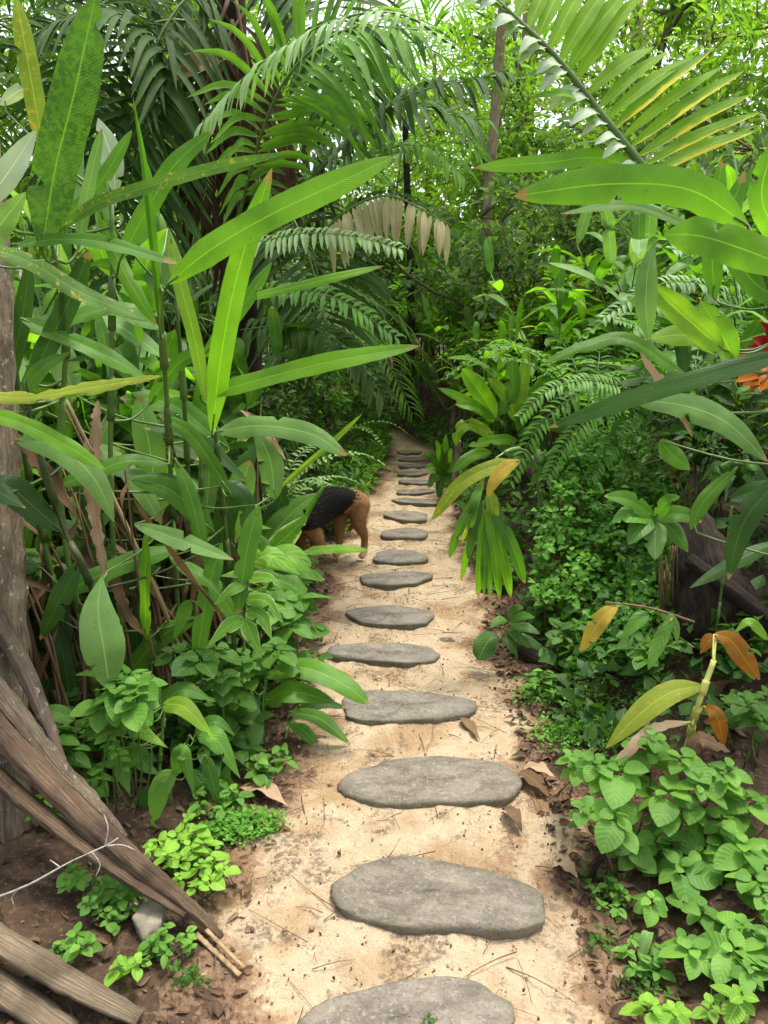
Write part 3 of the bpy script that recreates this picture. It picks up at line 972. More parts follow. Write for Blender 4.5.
# ---- A: the big upright-leaved plant at the far left
A = Plant('ginger_plant', 'tall ginger with a big upright blotched leaf and silver backed leaves at the left edge', 'plant', gz(-.95, 2.35), 'gingers on the left of the trail')
A.stem([gz(-.95, 2.35), W(62, 520, 2.2), W(66, 330, 2.05), W(50, 235, 1.95)], .010, .006)
A.stem([gz(-1.05, 2.45), W(30, 480, 2.3), W(8, 300, 2.2)], .010, .006)
A.stem([gz(-.9, 2.45), W(112, 520, 2.35), W(112, 340, 2.3), W(112, 200, 2.3)], .010, .006)
A.leaf([(42, 250, 1.92), (55, 170, 1.9), (75, 90, 1.88), (96, -6, 1.86)], 46, 'ginger_mottled', 1, fold=.12, wave=.05, label='big upright leaf with dark blotches')
A.leaf([(44, 150, 2.15), (33, 90, 2.15), (16, -4, 2.15)], 20, 'yellow_green', .9, fold=.3, label='narrow yellow green leaf')
A.leaf([(116, 200, 2.35), (112, 160, 2.35), (98, 118, 2.35)], 24, 'silver', 1, 'obov', label='pale silver backed leaf')
A.leaf([(-20, 210, 2.0), (10, 170, 2.02), (36, 130, 2.05)], 26, 'silver', .9, 'lance', label='silver backed leaf')
A.leaf([(-25, 260, 1.9), (0, 225, 1.9), (26, 192, 1.9)], 26, 'ginger_pale', .9, 'lance')
A.leaf([(0, 105, 2.4), (20, 90, 2.4), (40, 84, 2.4)], 14, 'silver', .9, 'lance')
A.leaf([(78, 250, 2.05), (88, 190, 2.05), (102, 128, 2.05)], 15, 'ginger_pale', .9, roll=30)
A.leaf([(10, 246, 1.95), (50, 240, 1.9), (100, 242, 1.86), (178, 264, 1.84)], 13, 'ginger', .55, fold=.3)
A.leaf([(-20, 245, 1.8), (30, 262, 1.8), (80, 292, 1.82), (150, 322, 1.86)], 17, 'ginger_spot', .6, label='arching leaf with yellow blotches')
A.leaf([(58, 232, 2.05), (95, 205, 2.02), (150, 186, 2.0), (215, 168, 1.97), (285, 153, 1.95)], 13, 'ginger_spot', .75, fold=.35, label='long arching leaf speckled yellow')
A.leaf([(120, 260, 2.2), (150, 205, 2.2), (175, 165, 2.2), (213, 130, 2.22)], 20, 'ginger', .8)
A.leaf([(60, 222, 2.25), (95, 190, 2.25), (132, 130, 2.28)], 14, 'ginger', .8)
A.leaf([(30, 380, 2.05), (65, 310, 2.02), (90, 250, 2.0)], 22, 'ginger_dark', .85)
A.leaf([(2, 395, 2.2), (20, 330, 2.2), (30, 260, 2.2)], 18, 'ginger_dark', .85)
A.leaf([(20, 318, 2.05), (60, 335, 2.02), (105, 355, 2.0), (150, 382, 2.02)], 17, 'ginger', .6)
A.leaf([(-30, 390, 1.95), (20, 398, 1.92), (90, 388, 1.9), (162, 376, 1.9)], 14, 'yellow_green', .55, ragged=.25, label='leaf with torn dry edge')
A.leaf([(-20, 410, 1.9), (25, 425, 1.88), (65, 445, 1.88), (106, 470, 1.9)], 17, 'ginger_bright', .65)
A.leaf([(15, 440, 2.0), (60, 448, 1.97), (95, 480, 1.95), (114, 522, 1.95)], 30, 'ginger_pale', .65, 'lance', label='pale leaf bent down at its tip')
A.leaf([(-40, 500, 1.8), (-10, 490, 1.8), (26, 508, 1.82)], 34, 'ginger_dark', .6, 'ovate')

# ---- B: the plant with the tall spear and the big lit leaf
B = Plant('ginger_plant', 'tall ginger with a rolled spear leaf and a broad lit leaf reaching over the trail', 'plant', gz(-.72, 2.72), 'gingers on the left of the trail')
B.stem([G(182, 690), W(175, 560, 2.6), W(168, 420, 2.4), W(162, 330, 2.2), W(158, 260, 2.1)], .011, .006)
B.stem([G(196, 690), W(190, 520, 2.6), W(184, 400, 2.5), W(176, 300, 2.4)], .010, .006)
B.stem([G(205, 680), W(203, 540, 2.7), W(200, 440, 2.65)], .008, .005)
B.leaf([(160, 330, 2.12), (154, 250, 2.08), (145, 170, 2.05), (133, 98, 2.02)], 9, 'ginger', .9, 'lance', fold=1.2, label='rolled spear leaf')
B.leaf([(168, 284, 1.95), (210, 250, 1.92), (270, 215, 1.9), (340, 182, 1.9), (395, 156, 1.92)], 29, 'ginger_bright', .72, fold=.15, wave=.03, label='broad bright leaf pointing over the trail')
B.leaf([(168, 228, 2.25), (182, 290, 2.2), (196, 345, 2.2), (206, 404, 2.2)], 15, 'lime', .9)
B.leaf([(98, 205, 2.3), (118, 260, 2.28), (140, 300, 2.25), (156, 324, 2.25)], 16, 'ginger_bright', .85)
B.leaf([(160, 330, 2.3), (120, 310, 2.3), (80, 316, 2.32), (62, 330, 2.33)], 16, 'ginger', .5)
B.leaf([(168, 464, 2.2), (125, 462, 2.17), (80, 478, 2.14), (40, 490, 2.12)], 17, 'ginger', .6, 'lance', label='leaf reaching left across the stems')
B.leaf([(186, 480, 2.45), (150, 478, 2.4), (105, 470, 2.38)], 12, 'ginger_dark', .6)
B.leaf([(134, 524, 2.2), (165, 535, 2.17), (200, 548, 2.14), (234, 560, 2.12)], 19, 'ginger_pale', .65, 'lance')
B.leaf([(180, 548, 2.3), (130, 562, 2.25), (90, 580, 2.2), (50, 600, 2.18)], 20, 'ginger', .65, 'strap')
B.leaf([(146, 640, 2.25), (145, 590, 2.2), (147, 526, 2.2)], 13, 'ginger_bright', .9, roll=35)
B.leaf([(158, 520, 2.6), (150, 450, 2.55), (138, 395, 2.55)], 30, 'ginger_pale', .9, label='wide ribbed leaf standing behind the stems')
B.leaf([(75, 395, 2.5), (62, 360, 2.5), (50, 325, 2.5)], 30, 'ginger_pale', .9, 'lance')
B.leaf([(102, 575, 2.0), (98, 610, 1.95), (104, 650, 1.93), (110, 692, 1.94)], 44, 'ginger_pale', .85, 'obov', wave=.03, label='broad pale leaf hanging straight down')

# ---- C: nearer the trail
C_ = Plant('ginger_plant', 'ginger with long level leaves beside the trail in front of the dog', 'plant', gz(-.60, 2.85), 'gingers on the left of the trail')
C_.stem([G(238, 700), W(228, 560, 2.65), W(216, 440, 2.45), W(212, 400, 2.4)], .010, .006)
C_.stem([G(252, 690), W(240, 560, 2.8), W(222, 470, 2.7), W(205, 380, 2.6)], .008, .005)
C_.leaf([(212, 434, 2.35), (222, 350, 2.3), (240, 265, 2.27), (272, 168, 2.26)], 25, 'ginger_bright', .85, fold=.35, label='upright bright leaf')
C_.leaf([(200, 396, 2.35), (250, 382, 2.3), (330, 362, 2.26), (420, 346, 2.25)], 19, 'ginger_bright', .7, fold=.2, label='long level bright leaf')
C_.leaf([(216, 432, 2.35), (260, 426, 2.3), (310, 434, 2.27), (347, 456, 2.27)], 22, 'ginger_pale', .7, fold=.2, label='level leaf with its tip bent down')
C_.leaf([(238, 300, 2.6), (290, 288, 2.58), (340, 276, 2.58), (384, 266, 2.6)], 9, 'ginger_bright', .7)
C_.leaf([(200, 360, 2.5), (240, 310, 2.48), (272, 262, 2.5)], 14, 'ginger', .8)
C_.leaf([(276, 492, 2.9), (305, 466, 2.88), (335, 440, 2.88), (362, 414, 2.9)], 6, 'lime', .8, fold=.6)
C_.leaf([(234, 540, 2.75), (238, 500, 2.72), (250, 460, 2.7)], 28, 'ginger_pale', .9)
C_.leaf([(275, 500, 2.8), (270, 460, 2.8), (255, 428, 2.8)], 26, 'ginger_pale', .9, 'lance')
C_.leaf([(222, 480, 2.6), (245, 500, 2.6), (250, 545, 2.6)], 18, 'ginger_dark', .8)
C_.leaf([(262, 556, 2.75), (285, 538, 2.73), (307, 516, 2.72)], 22, 'broad_edge', .75, 'lance', label='short leaf with pale stripes')
C_.leaf([(255, 560, 3.2), (278, 528, 3.25), (300, 506, 3.3), (320, 493, 3.35)], 26, 'ginger', .8, 'lance', label='broad leaf in front of the dog')
C_.leaf([(262, 545, 3.3), (276, 515, 3.3), (285, 480, 3.3)], 24, 'ginger_dark', .85, 'lance')
C_.leaf([(300, 553, 2.95), (330, 549, 2.95), (368, 550, 3.0)], 9, 'ginger_bright', .55)
C_.leaf([(300, 530, 2.9), (312, 505, 2.9), (326, 483, 2.9)], 5, 'ginger', .8, fold=.8)
C_.leaf([(250, 560, 2.8), (285, 565, 2.78), (325, 580, 2.78)], 14, 'ginger', .6)
C_.leaf([(255, 575, 2.75), (290, 585, 2.73), (318, 612, 2.72)], 24, 'ginger', .6, 'lance')
C_.leaf([(225, 600, 2.65), (222, 540, 2.65), (232, 480, 2.65)], 24, 'ginger_dark', .9)

# ---- D: low plant at the trail's edge
D_ = Plant('ginger_plant', 'low young ginger with leaves lying over the trail edge by the fourth slab', 'plant', gz(-.50, 2.50), 'gingers on the left of the trail')
D_.stem([G(262, 745), W(262, 715, 2.5), W(265, 690, 2.5)], .008, .005)
D_.stem([G(285, 740), W(290, 720, 2.5), W(300, 705, 2.45)], .007, .004)
D_.leaf([(265, 676, 2.5), (300, 668, 2.45), (335, 680, 2.4), (370, 704, 2.37)], 22, 'ginger', .45, label='leaf reaching over the trail')
D_.leaf([(262, 702, 2.45), (290, 692, 2.42), (335, 702, 2.4)], 22, 'ginger', .5, 'lance')
D_.leaf([(252, 690, 2.4), (248, 715, 2.33), (248, 762, 2.31)], 33, 'ginger_pale', .75, 'obov', wave=.03, label='pale leaf hanging to the ground')
D_.leaf([(242, 716, 2.4), (238, 745, 2.35), (242, 782, 2.33)], 24, 'ginger_dark', .75, 'lance')
D_.leaf([(288, 712, 2.45), (318, 718, 2.42), (350, 744, 2.38)], 15, 'ginger', .5, 'lance')
D_.leaf([(288, 722, 2.45), (305, 732, 2.42), (322, 752, 2.4)], 14, 'ginger', .5, 'lance')
D_.leaf([(290, 715, 2.5), (318, 704, 2.48), (346, 708, 2.46)], 12, 'ginger_dark', .5, 'lance')
D_.leaf([(250, 660, 2.6), (275, 640, 2.6), (300, 648, 2.6)], 20, 'ginger_dark', .5, 'lance')

# ---- E: dark arching stem at the left
E_ = Plant('ginger_plant', 'leaning ginger stem with a dull round ended leaf in front of the dead trunk', 'plant', gz(-.72, 2.2), 'gingers on the left of the trail', 'stem_dark')
E_.stem([G(118, 690), W(90, 585, 2.1), W(62, 525, 2.05), W(36, 440, 2.0), W(24, 380, 2.0)], .010, .005)
E_.leaf([(60, 530, 2.03), (35, 508, 2.0), (5, 486, 1.98), (-30, 492, 1.98)], 30, 'ginger_dark', .6, 'lance')
E_.leaf([(80, 560, 2.1), (60, 600, 2.1), (40, 640, 2.12)], 22, 'ginger_dark', .7, 'lance')
E_.leaf([(20, 400, 2.0), (40, 370, 2.0), (70, 352, 2.0)], 16, 'ginger', .7, 'lance')


# more shaded leaves of the two clumps, crossing in front of the brown stalks
r_ = np.random.default_rng(900)
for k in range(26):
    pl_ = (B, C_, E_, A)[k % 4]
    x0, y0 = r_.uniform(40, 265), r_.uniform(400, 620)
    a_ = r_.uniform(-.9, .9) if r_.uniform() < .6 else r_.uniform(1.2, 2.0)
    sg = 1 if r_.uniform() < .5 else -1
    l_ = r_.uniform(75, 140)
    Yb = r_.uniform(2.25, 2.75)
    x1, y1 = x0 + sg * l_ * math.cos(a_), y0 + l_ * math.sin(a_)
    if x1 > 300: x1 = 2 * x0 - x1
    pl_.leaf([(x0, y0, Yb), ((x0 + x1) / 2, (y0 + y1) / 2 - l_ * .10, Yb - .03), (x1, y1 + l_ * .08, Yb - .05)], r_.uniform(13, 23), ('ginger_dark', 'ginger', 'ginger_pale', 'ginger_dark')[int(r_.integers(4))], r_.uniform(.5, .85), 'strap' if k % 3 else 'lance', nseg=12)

# ---- dead hanging stalks and leaves inside the clump
def dead_clump(label, cx, cy, n, hgt, lean, seed, spread=.35):
    r = np.random.default_rng(seed)
    t = thing('dead_ginger', label, 'dead plant', gz(cx, cy), 'dead stalks among the gingers')
    mb, lf = MB(), MB()
    for k in range(n):
        x, y = cx + r.normal(0, spread), cy + r.normal(0, spread * .5)
        b = np.array(gz(x, y))
        h = hgt * r.uniform(.5, 1)
        top = b + np.array([lean * h * r.uniform(.2, 1.1), r.normal(0, .1), h])
        mid = (b + top) / 2 + r.normal(0, .05, 3)
        tube(mb, [b, mid, top], r.uniform(.004, .011), .003, 6, 8, r.uniform())
        for q in range(3):
            p = b + (top - b) * r.uniform(.3, 1)
            e = p + np.array([r.normal(0, .12), r.normal(0, .08), -r.uniform(.15, .5)])
            blade(lf, [p, (p + e) / 2 + np.array([r.normal(0, .06), -.03, .04]), e], r.uniform(.012, .042), r.normal(0, 1, 3) + np.array([0, -1.2, .3]), 'lance', .5, 9, 3, 0, .25, r.uniform(), int(r.uniform() < .55), r.normal(0, 1.2), .0)
    mb.build('stalk', M['stem_brown'], t)
    lf.build('dead_leaf', [M['dry'], M['dry_dark']], t)
    return t


dead_clump('brown dead stalks and shrivelled leaves beside the dead trunk at the left edge', -1.02, 2.5, 26, 1.35, -.25, 5, .22)
dead_clump('brown dead stalks between the green stems of the spear leaved ginger', -.78, 2.95, 22, 1.1, -.2, 6, .2)
dead_clump('dead leaning stalks in the shade behind the low shrub at the left', -1.3, 3.2, 26, 1.4, -.2, 7, .3)
E2 = Plant('dead_ginger', 'pale dry stalks leaning from the left clump towards the low shrub', 'dead plant', gz(-.66, 2.55), 'dead stalks among the gingers', 'stem_brown')
E2.stem([G(195, 690), W(160, 600, 2.4), W(105, 480, 2.3), W(66, 400, 2.25)], .009, .005, 'straw', False)
E2.stem([G(215, 680), W(175, 620, 2.5), W(128, 560, 2.45), W(90, 440, 2.4)], .007, .004, 'stem_brown', False)
E2.leaf([(85, 440, 2.25), (95, 520, 2.22), (108, 590, 2.2)], 16, 'dry_pale', .9, 'lance', ragged=.3, wave=.25, pet=False)
E2.leaf([(98, 400, 2.3), (96, 430, 2.28), (100, 480, 2.28)], 14, 'dry_pale', .9, 'lance', ragged=.3, wave=.25, pet=False)
E2.leaf([(10, 430, 2.1), (45, 470, 2.1), (80, 520, 2.1)], 18, 'dry', .8, 'lance', ragged=.3, wave=.3, pet=False)
E2.leaf([(110, 560, 2.3), (125, 610, 2.3), (150, 640, 2.3)], 14, 'dry', .8, 'lance', ragged=.3, wave=.3, pet=False)
E2.leaf([(240, 410, 2.6), (262, 425, 2.6), (286, 460, 2.6)], 9, 'dry_pale', .8, 'lance', ragged=.3, wave=.3, pet=False)
E2.leaf([(205, 520, 2.5), (200, 560, 2.5), (190, 610, 2.5)], 12, 'dry', .8, 'lance', ragged=.3, wave=.3, pet=False)

# ---- low broad-leaved shrub at the lower left
S1 = Plant('broadleaf_shrub', 'low shrub with broad quilted leaves above the split log', 'shrub', gz(-.72, 2.1))
S1.stem([G(160, 812), W(160, 760, 2.05), W(165, 705, 2.05)], .007, .004)
S1.stem([G(168, 815), W(175, 770, 2.02), W(190, 735, 2.0)], .006, .003)
for L_ in [
    [(162, 704, 1.97), (185, 708, 1.93), (216, 742, 1.9), 22, 'lime'], [(198, 736, 1.95), (215, 738, 1.92), (240, 778, 1.9), 24, 'broad'],
    [(176, 775, 1.95), (182, 752, 1.93), (195, 797, 1.92), 20, 'broad'], [(175, 770, 1.95), (160, 790, 1.93), (152, 832, 1.93), 24, 'herb'],
    [(130, 712, 1.97), (108, 722, 1.95), (78, 738, 1.95), 24, 'broad'], [(150, 722, 1.95), (142, 730, 1.93), (168, 748, 1.9), 15, 'herb_lime'],
    [(120, 748, 1.95), (122, 770, 1.95), (130, 795, 1.93), 22, 'broad'], [(140, 745, 1.97), (125, 760, 1.97), (95, 765, 1.97), 22, 'broad'],
    [(135, 745, 2.0), (145, 765, 2.0), (160, 775, 2.0), 20, 'shrub'], [(205, 755, 2.0), (215, 790, 2.0), (220, 812, 2.0), 16, 'broad'],
    [(160, 700, 2.1), (140, 680, 2.1), (100, 700, 2.1), 22, 'broad'], [(165, 700, 2.1), (185, 690, 2.1), (215, 702, 2.1), 20, 'broad'],
    [(195, 735, 2.05), (215, 722, 2.05), (235, 735, 2.05), 18, 'broad'], [(75, 720, 2.1), (50, 712, 2.1), (38, 730, 2.1), 18, 'broad'],
    [(150, 790, 2.0), (135, 810, 2.0), (120, 830, 2.0), 18, 'shrub'], [(120, 690, 2.1), (105, 672, 2.1), (75, 675, 2.1), 18, 'herb'],
    [(190, 770, 2.05), (205, 790, 2.05), (200, 815, 2.05), 18, 'shrub'], [(240, 800, 2.1), (225, 780, 2.1), (235, 755, 2.1), 16, 'shrub'],
]:
    S1.leaf(L_[:3], L_[3], L_[4], .62, 'ovate', fold=.2, wave=.06, nseg=12, pr=.0025)

# small-leaved top of that shrub
def herb_proc(name, label, cat, spots, mats, leaf_px, seed, group=None, whorl=6, stem_mat='stem', shape='oval', base_px=None, droop=.35):
    """a soft herb: each spot (px, py, Y, size) carries a whorl of leaves on a stem that rises from the ground"""
    r = np.random.default_rng(seed)
    c = W(*spots[0][:3])
    gx_, gy_ = c[0], c[1]
    if base_px is not None:
        g = G(*base_px); gx_, gy_ = g[0], g[1]
    t = thing(name, label, cat, gz(gx_, gy_), group)
    tp = template(shape, 6, 4, .12, droop * .7, 0.12)
    st_, lv = MB(), MB()
    base = np.array(gz(gx_, gy_))
    for (px, py, Y, sz) in spots:
        p = W(px, py, Y)
        while p[2] < float(H(p[0], p[1])) + .05 and Y > .8:
            Y -= .02; p = W(px, py, Y)
        b = np.array(gz(p[0] * .6 + base[0] * .4 + r.normal(0, .02), p[1] * .6 + base[1] * .4 + .05 + r.normal(0, .02)))
        if b[2] > p[2] - .02: b[2] = p[2] - .05
        m_ = (p + b) / 2 + r.normal(0, .012, 3)
        tube(st_, [b, m_, p], .0032, .0018, 5, 7, r.uniform())
        for lev, (hh, sc, n) in enumerate([(0, 1.0, whorl), (.012, .62, max(3, whorl - 2)), (-.04, .9, 2), (-.075, .7, 1)]):
            a0 = r.uniform(0, 6.28)
            pos, dirs, ups, ln = [], [], [], []
            for k in range(n):
                a = a0 + k * 2 * PI / n + r.normal(0, .15)
                d = np.array([math.cos(a), math.sin(a), r.normal(.02, .14) + (.35 if lev == 1 else -.10)])
                q = p + np.array([0, 0, hh])
                if lev >= 2:
                    q = p + (b - p) * (abs(hh) / max(np.linalg.norm(p - b), .03)) if np.linalg.norm(p - b) > abs(hh) else p
                pos.append(q); dirs.append(d)
                ups.append(np.array([r.normal(0, .33), r.normal(-.12, .33), 1]))
                ln.append(sz * leaf_px / FPX * depth(p) * sc * r.uniform(.62, 1.2))
            ln = np.array(ln)
            scatter(lv, tp, pos, np.array(dirs), np.array(ups), ln, ln * r.uniform(.6, .76, n), r.uniform(0, 1, n))
    st_.build('stem', M[stem_mat], t)
    lv.build('foliage', M[mats], t)
    return t


herb_proc('soft_herb', 'pale green herb top standing over the low shrub left of the trail', 'herb', [(118, 692, 1.92, 1), (135, 700, 1.88, .9), (105, 705, 1.95, .8), (128, 680, 1.97, .8), (140, 685, 1.93, .8)], 'herb', 38, 21, 'small herbs', base_px=(118, 810))
herb_proc('soft_herb', 'thin herb with tiny leaves against the split log', 'herb', [(110, 735, 1.9, .6), (117, 752, 1.88, .55), (112, 745, 1.92, .5)], 'herb', 26, 22, 'small herbs', base_px=(112, 820), whorl=4)
herb_proc('round_leaved_herb', 'bright herb with small round lime leaves at the foot of the split log', 'herb',
          [(160, 845, 1.80, 1), (178, 838, 1.80, 1), (195, 832, 1.82, 1), (205, 845, 1.80, 1), (215, 862, 1.78, .9), (200, 868, 1.76, .95), (182, 862, 1.77, 1), (168, 858, 1.77, .9), (225, 870, 1.77, .8), (190, 850, 1.77, 1), (196, 888, 1.73, .8), (210, 880, 1.75, .9), (187, 822, 1.85, .8), (180, 880, 1.73, .7), (152, 852, 1.78, .7)],
          'herb_lime', 19, 23, 'small herbs', whorl=3, base_px=(192, 872))
herb_proc('round_leaved_herb', 'three leafed seedling on dark soil beside the white twig', 'herb', [(72, 872, 1.72, 1), (78, 880, 1.70, 1), (68, 884, 1.70, .8)], 'herb', 18, 24, 'small herbs', whorl=4, base_px=(74, 895))
herb_proc('round_leaved_herb', 'seedling under the split log above the grey rock', 'herb', [(112, 888, 1.72, 1), (100, 895, 1.70, .9), (122, 898, 1.69, .8), (90, 905, 1.68, .7), (128, 890, 1.7, .7)], 'herb', 20, 25, 'small herbs', whorl=4, base_px=(110, 905))
herb_proc('round_leaved_herb', 'seedling between the pale plank and the grey rock', 'herb', [(78, 938, 1.60, 1), (82, 948, 1.58, 1)], 'herb', 20, 26, 'small herbs', whorl=3, base_px=(80, 955))
herb_proc('round_leaved_herb', 'small seedling with one round pale leaf beside the pale plank end', 'herb', [(120, 968, 1.55, 1), (136, 966, 1.55, .9)], 'herb_lime', 20, 27, 'small herbs', whorl=3, base_px=(128, 985))

# white-edged young shoot in the middle of the left clump
S2 = Plant('young_shrub', 'young shoot with glossy white edged leaflets at the left of the trail', 'shrub', gz(-.56, 2.55))
S2.stem([G(238, 730), W(243, 660, 2.4), W(246, 610, 2.3), W(248, 570, 2.28)], .006, .003)
for L_ in [[(246, 584, 2.25), (232, 590, 2.22), (214, 605, 2.2), 13, 'broad_edge'], [(248, 578, 2.25), (268, 578, 2.22), (282, 588, 2.2), 13, 'broad_edge'],
           [(246, 600, 2.25), (266, 602, 2.22), (284, 624, 2.2), 17, 'broad_edge'], [(246, 610, 2.23), (262, 618, 2.2), (272, 640, 2.18), 17, 'broad_edge'],
           [(244, 618, 2.23), (226, 628, 2.2), (208, 646, 2.18), 17, 'broad_edge'], [(246, 620, 2.23), (250, 632, 2.2), (262, 658, 2.18), 18, 'broad_edge'],
           [(246, 576, 2.27), (236, 574, 2.25), (220, 576, 2.25), 9, 'broad_edge'], [(190, 600, 2.3), (180, 622, 2.3), (174, 640, 2.3), 16, 'herb'],
           [(250, 565, 2.3), (270, 556, 2.3), (300, 575, 2.3), 24, 'herb_lime'], [(255, 560, 2.35), (262, 545, 2.35), (250, 530, 2.35), 20, 'herb'],
           [(262, 566, 2.35), (292, 556, 2.35), (322, 582, 2.35), 26, 'herb'], [(200, 590, 2.35), (215, 585, 2.35), (222, 600, 2.35), 18, 'herb']]:
    S2.leaf(L_[:3], L_[3], L_[4], .6, 'ovate', fold=.22, wave=.06, nseg=12, pr=.002)
herb_proc('soft_herb', 'leafy herb under the white edged shoot at the left of the trail', 'herb', [(200, 660, 2.2, 1), (222, 680, 2.2, 1), (190, 690, 2.2, .9), (250, 660, 2.35, .9), (275, 650, 2.4, .9), (175, 655, 2.25, .9), (215, 650, 2.3, .9), (235, 700, 2.25, .7)], 'shrub', 32, 28, 'small herbs', whorl=5, base_px=(220, 760))
herb_proc('soft_herb', 'clump of medium green leaves between the low ginger and the dog', 'herb', [(270, 610, 2.6, 1), (300, 600, 2.7, 1), (290, 625, 2.6, .9), (262, 590, 2.7, .9), (282, 585, 2.8, .8)], 'broad', 36, 29, 'small herbs', whorl=5, base_px=(280, 690))

# ================================================================== RIGHT FOREGROUND
R1 = Plant('heliconia', 'heliconia leaning in from the right with a torn leaf and broad level blades', 'plant', gz(1.75, 2.2), 'heliconias on the right bank')
R1.stem([gz(1.75, 2.2), W(800, 420, 2.0), W(775, 300, 1.95), W(745, 225, 1.9)], .016, .008)
R1.stem([gz(1.85, 2.4), W(812, 380, 2.15), W(760, 250, 2.1), W(650, 172, 2.05)], .014, .006)
R1.leaf([(655, 176, 2.05), (600, 158, 2.0), (550, 162, 1.97), (474, 168, 1.95)], 17, 'ginger_bright', .75, fold=.15, label='narrow level blade')
R1.leaf([(748, 226, 1.85), (690, 190, 1.82), (610, 184, 1.8), (514, 196, 1.8)], 38, 'ginger_bright', .82, fold=.1, wave=.02, label='broad level blade')
R1.leaf([(735, 238, 1.9), (690, 226, 1.9), (630, 206, 1.9), (560, 214, 1.9)], 9, 'ginger_pale', .6)
R1.leaf([(664, 234, 1.85), (700, 236, 1.8), (745, 250, 1.75), (800, 272, 1.7)], 38, 'ginger_bright', .8, fold=.12, pet=False)
R1.leaf([(655, 240, 1.9), (648, 270, 1.88), (646, 305, 1.87), (649, 342, 1.87)], 23, 'ginger_pale', .9, 'obov', fold=.5, label='pale leaf hanging down')
R1.leaf([(724, 350, 1.95), (700, 330, 1.93), (672, 305, 1.92), (652, 285, 1.92)], 26, 'lime', .8, fold=.5)
R1.leaf([(720, 345, 2.0), (685, 335, 2.0), (650, 338, 2.0)], 20, 'lime', .6)
R1.leaf([(735, 362, 1.95), (722, 335, 1.95), (700, 300, 1.97)], 28, 'ginger_bright', .85, 'lance')
R1.leaf([(800, 350, 1.55), (735, 368, 1.55), (640, 396, 1.57), (548, 428, 1.62)], 19, 'ginger_dark', .85, fold=.25, label='long dark blade')
R1.leaf([(690, 380, 2.1), (630, 340, 2.1), (590, 345, 2.1), (545, 362, 2.1)], 13, 'ginger', .6)
R1.leaf([(800, 310, 2.1), (752, 280, 2.1), (728, 230, 2.1), (745, 170, 2.1)], 24, 'ginger', .8)
R1.leaf([(790, 250, 2.2), (762, 200, 2.2), (775, 140, 2.2)], 26, 'ginger_bright', .8)
R1.leaf([(715, 300, 2.3), (712, 240, 2.3), (722, 160, 2.3)], 20, 'ginger', .85)
R1.leaf([(632, 400, 2.0), (680, 405, 1.97), (725, 422, 1.95), (768, 462, 1.93)], 28, 'ginger_pale', .6, 'lance')
R1.leaf([(640, 352, 2.0), (655, 375, 2.0), (672, 400, 2.0), (693, 438, 2.0)], 11, 'dry_pale', .85, 'lance', ragged=.2, pet=False, label='shrivelled pinkish dead leaf')
R1.leaf([(790, 470, 2.2), (745, 520, 2.2), (728, 580, 2.2)], 26, 'ginger_dark', .7, 'lance')
R1.leaf([(780, 540, 2.3), (740, 560, 2.3), (690, 588, 2.3)], 16, 'ginger_dark', .6, 'lance')
R1.leaf([(690, 530, 2.4), (705, 500, 2.4), (738, 466, 2.4)], 16, 'ginger', .8, 'lance')
R1.leaf([(660, 440, 2.3), (670, 452, 2.3), (690, 470, 2.3)], 20, 'ginger', .7, 'lance')
R1.leaf([(730, 500, 2.3), (765, 490, 2.25), (800, 500, 2.2)], 20, 'ginger_dark', .6, 'lance')

# the torn leaf: a midrib with leaf strips, a leaf of the same heliconia
rib_pts = [W(652, 178, 2.05), W(612, 128, 2.02), (W(560, 62, 2.0)), W(520, 22, 1.98), W(482, -12, 1.96)]
mbR = MB()
tube(mbR, rib_pts, .011, .005, 8, 24)
ribo = mbR.build('leaf_midrib', M['stem'], R1.o)
ribo['label'] = 'midrib of the torn leaf'
Rs = spline(rib_pts, 60)
tips_up = [(0.03, 757, 130, 11, 'yellow_edge'), (.08, 760, 112, 10, 'yellow_edge'), (.13, 752, 94, 11, 'yellow_edge'), (.18, 745, 70, 11, 'yellow_edge'), (.23, 724, 66, 10, 'strip'), (.28, 712, 50, 12, 'yellow_edge'),
           (.33, 694, 56, 11, 'strip'), (.38, 668, 52, 11, 'strip'), (.44, 655, 46, 12, 'strip'), (.50, 644, -10, 14, 'strip'), (.55, 634, -18, 15, 'strip'), (.60, 616, -22, 15, 'strip'),
           (.66, 592, -24, 14, 'strip'), (.72, 572, -26, 13, 'strip'), (.78, 556, -26, 12, 'strip'), (.84, 540, -28, 12, 'strip'), (.9, 520, -30, 11, 'strip')]
for (t_, px, py, w_, mt) in tips_up:
    b_ = Rs[int(t_ * 60)]
    e_ = W(px, py, b_[1] + .10)
    m1 = (b_ + e_) / 2 + np.array([0, 0, .012])
    sm = MB()
    w3 = 1.25 * w_ * depth(m1) / FPX
    blade(sm, [b_, m1, e_], w3, nrm(CAM - m1) * .8 + np.array([0, 0, .4]), 'lance', .3, 14, 4, 0, .1, rng.uniform(), 0, 0, .1)
    lo_ = sm.build('leaf_strip', M[mt], R1.o)
    if mt == 'yellow_edge': lo_['label'] = 'torn leaf strip edged yellow'
for k in range(24):
    t_ = .03 + .92 * k / 23
    p_ = Rs[int(t_ * 60)]
    green = (k % 3 == 0)
    l_ = (.17 if green else .085) * (1 - .3 * t_) * rng.uniform(.85, 1.15)
    e_ = p_ + np.array([-l_ * .97, -.04 + rng.normal(0, .015), (-.005 if green else -.035) + rng.normal(0, .012)])
    m1 = (p_ + e_) / 2 + np.array([0, -.01, .012])
    sm = MB()
    blade(sm, [p_, m1, e_], .030, np.array([.1, -.75, .7]), 'lance', .25, 14, 4, 0, .15, rng.uniform(), 0, rng.normal(0, .3), .1)
    sm.build('leaf_strip', M['ginger_bright' if green else 'silver'], R1.o)  # silver strips: white shine along the midrib, painted as leaf colour

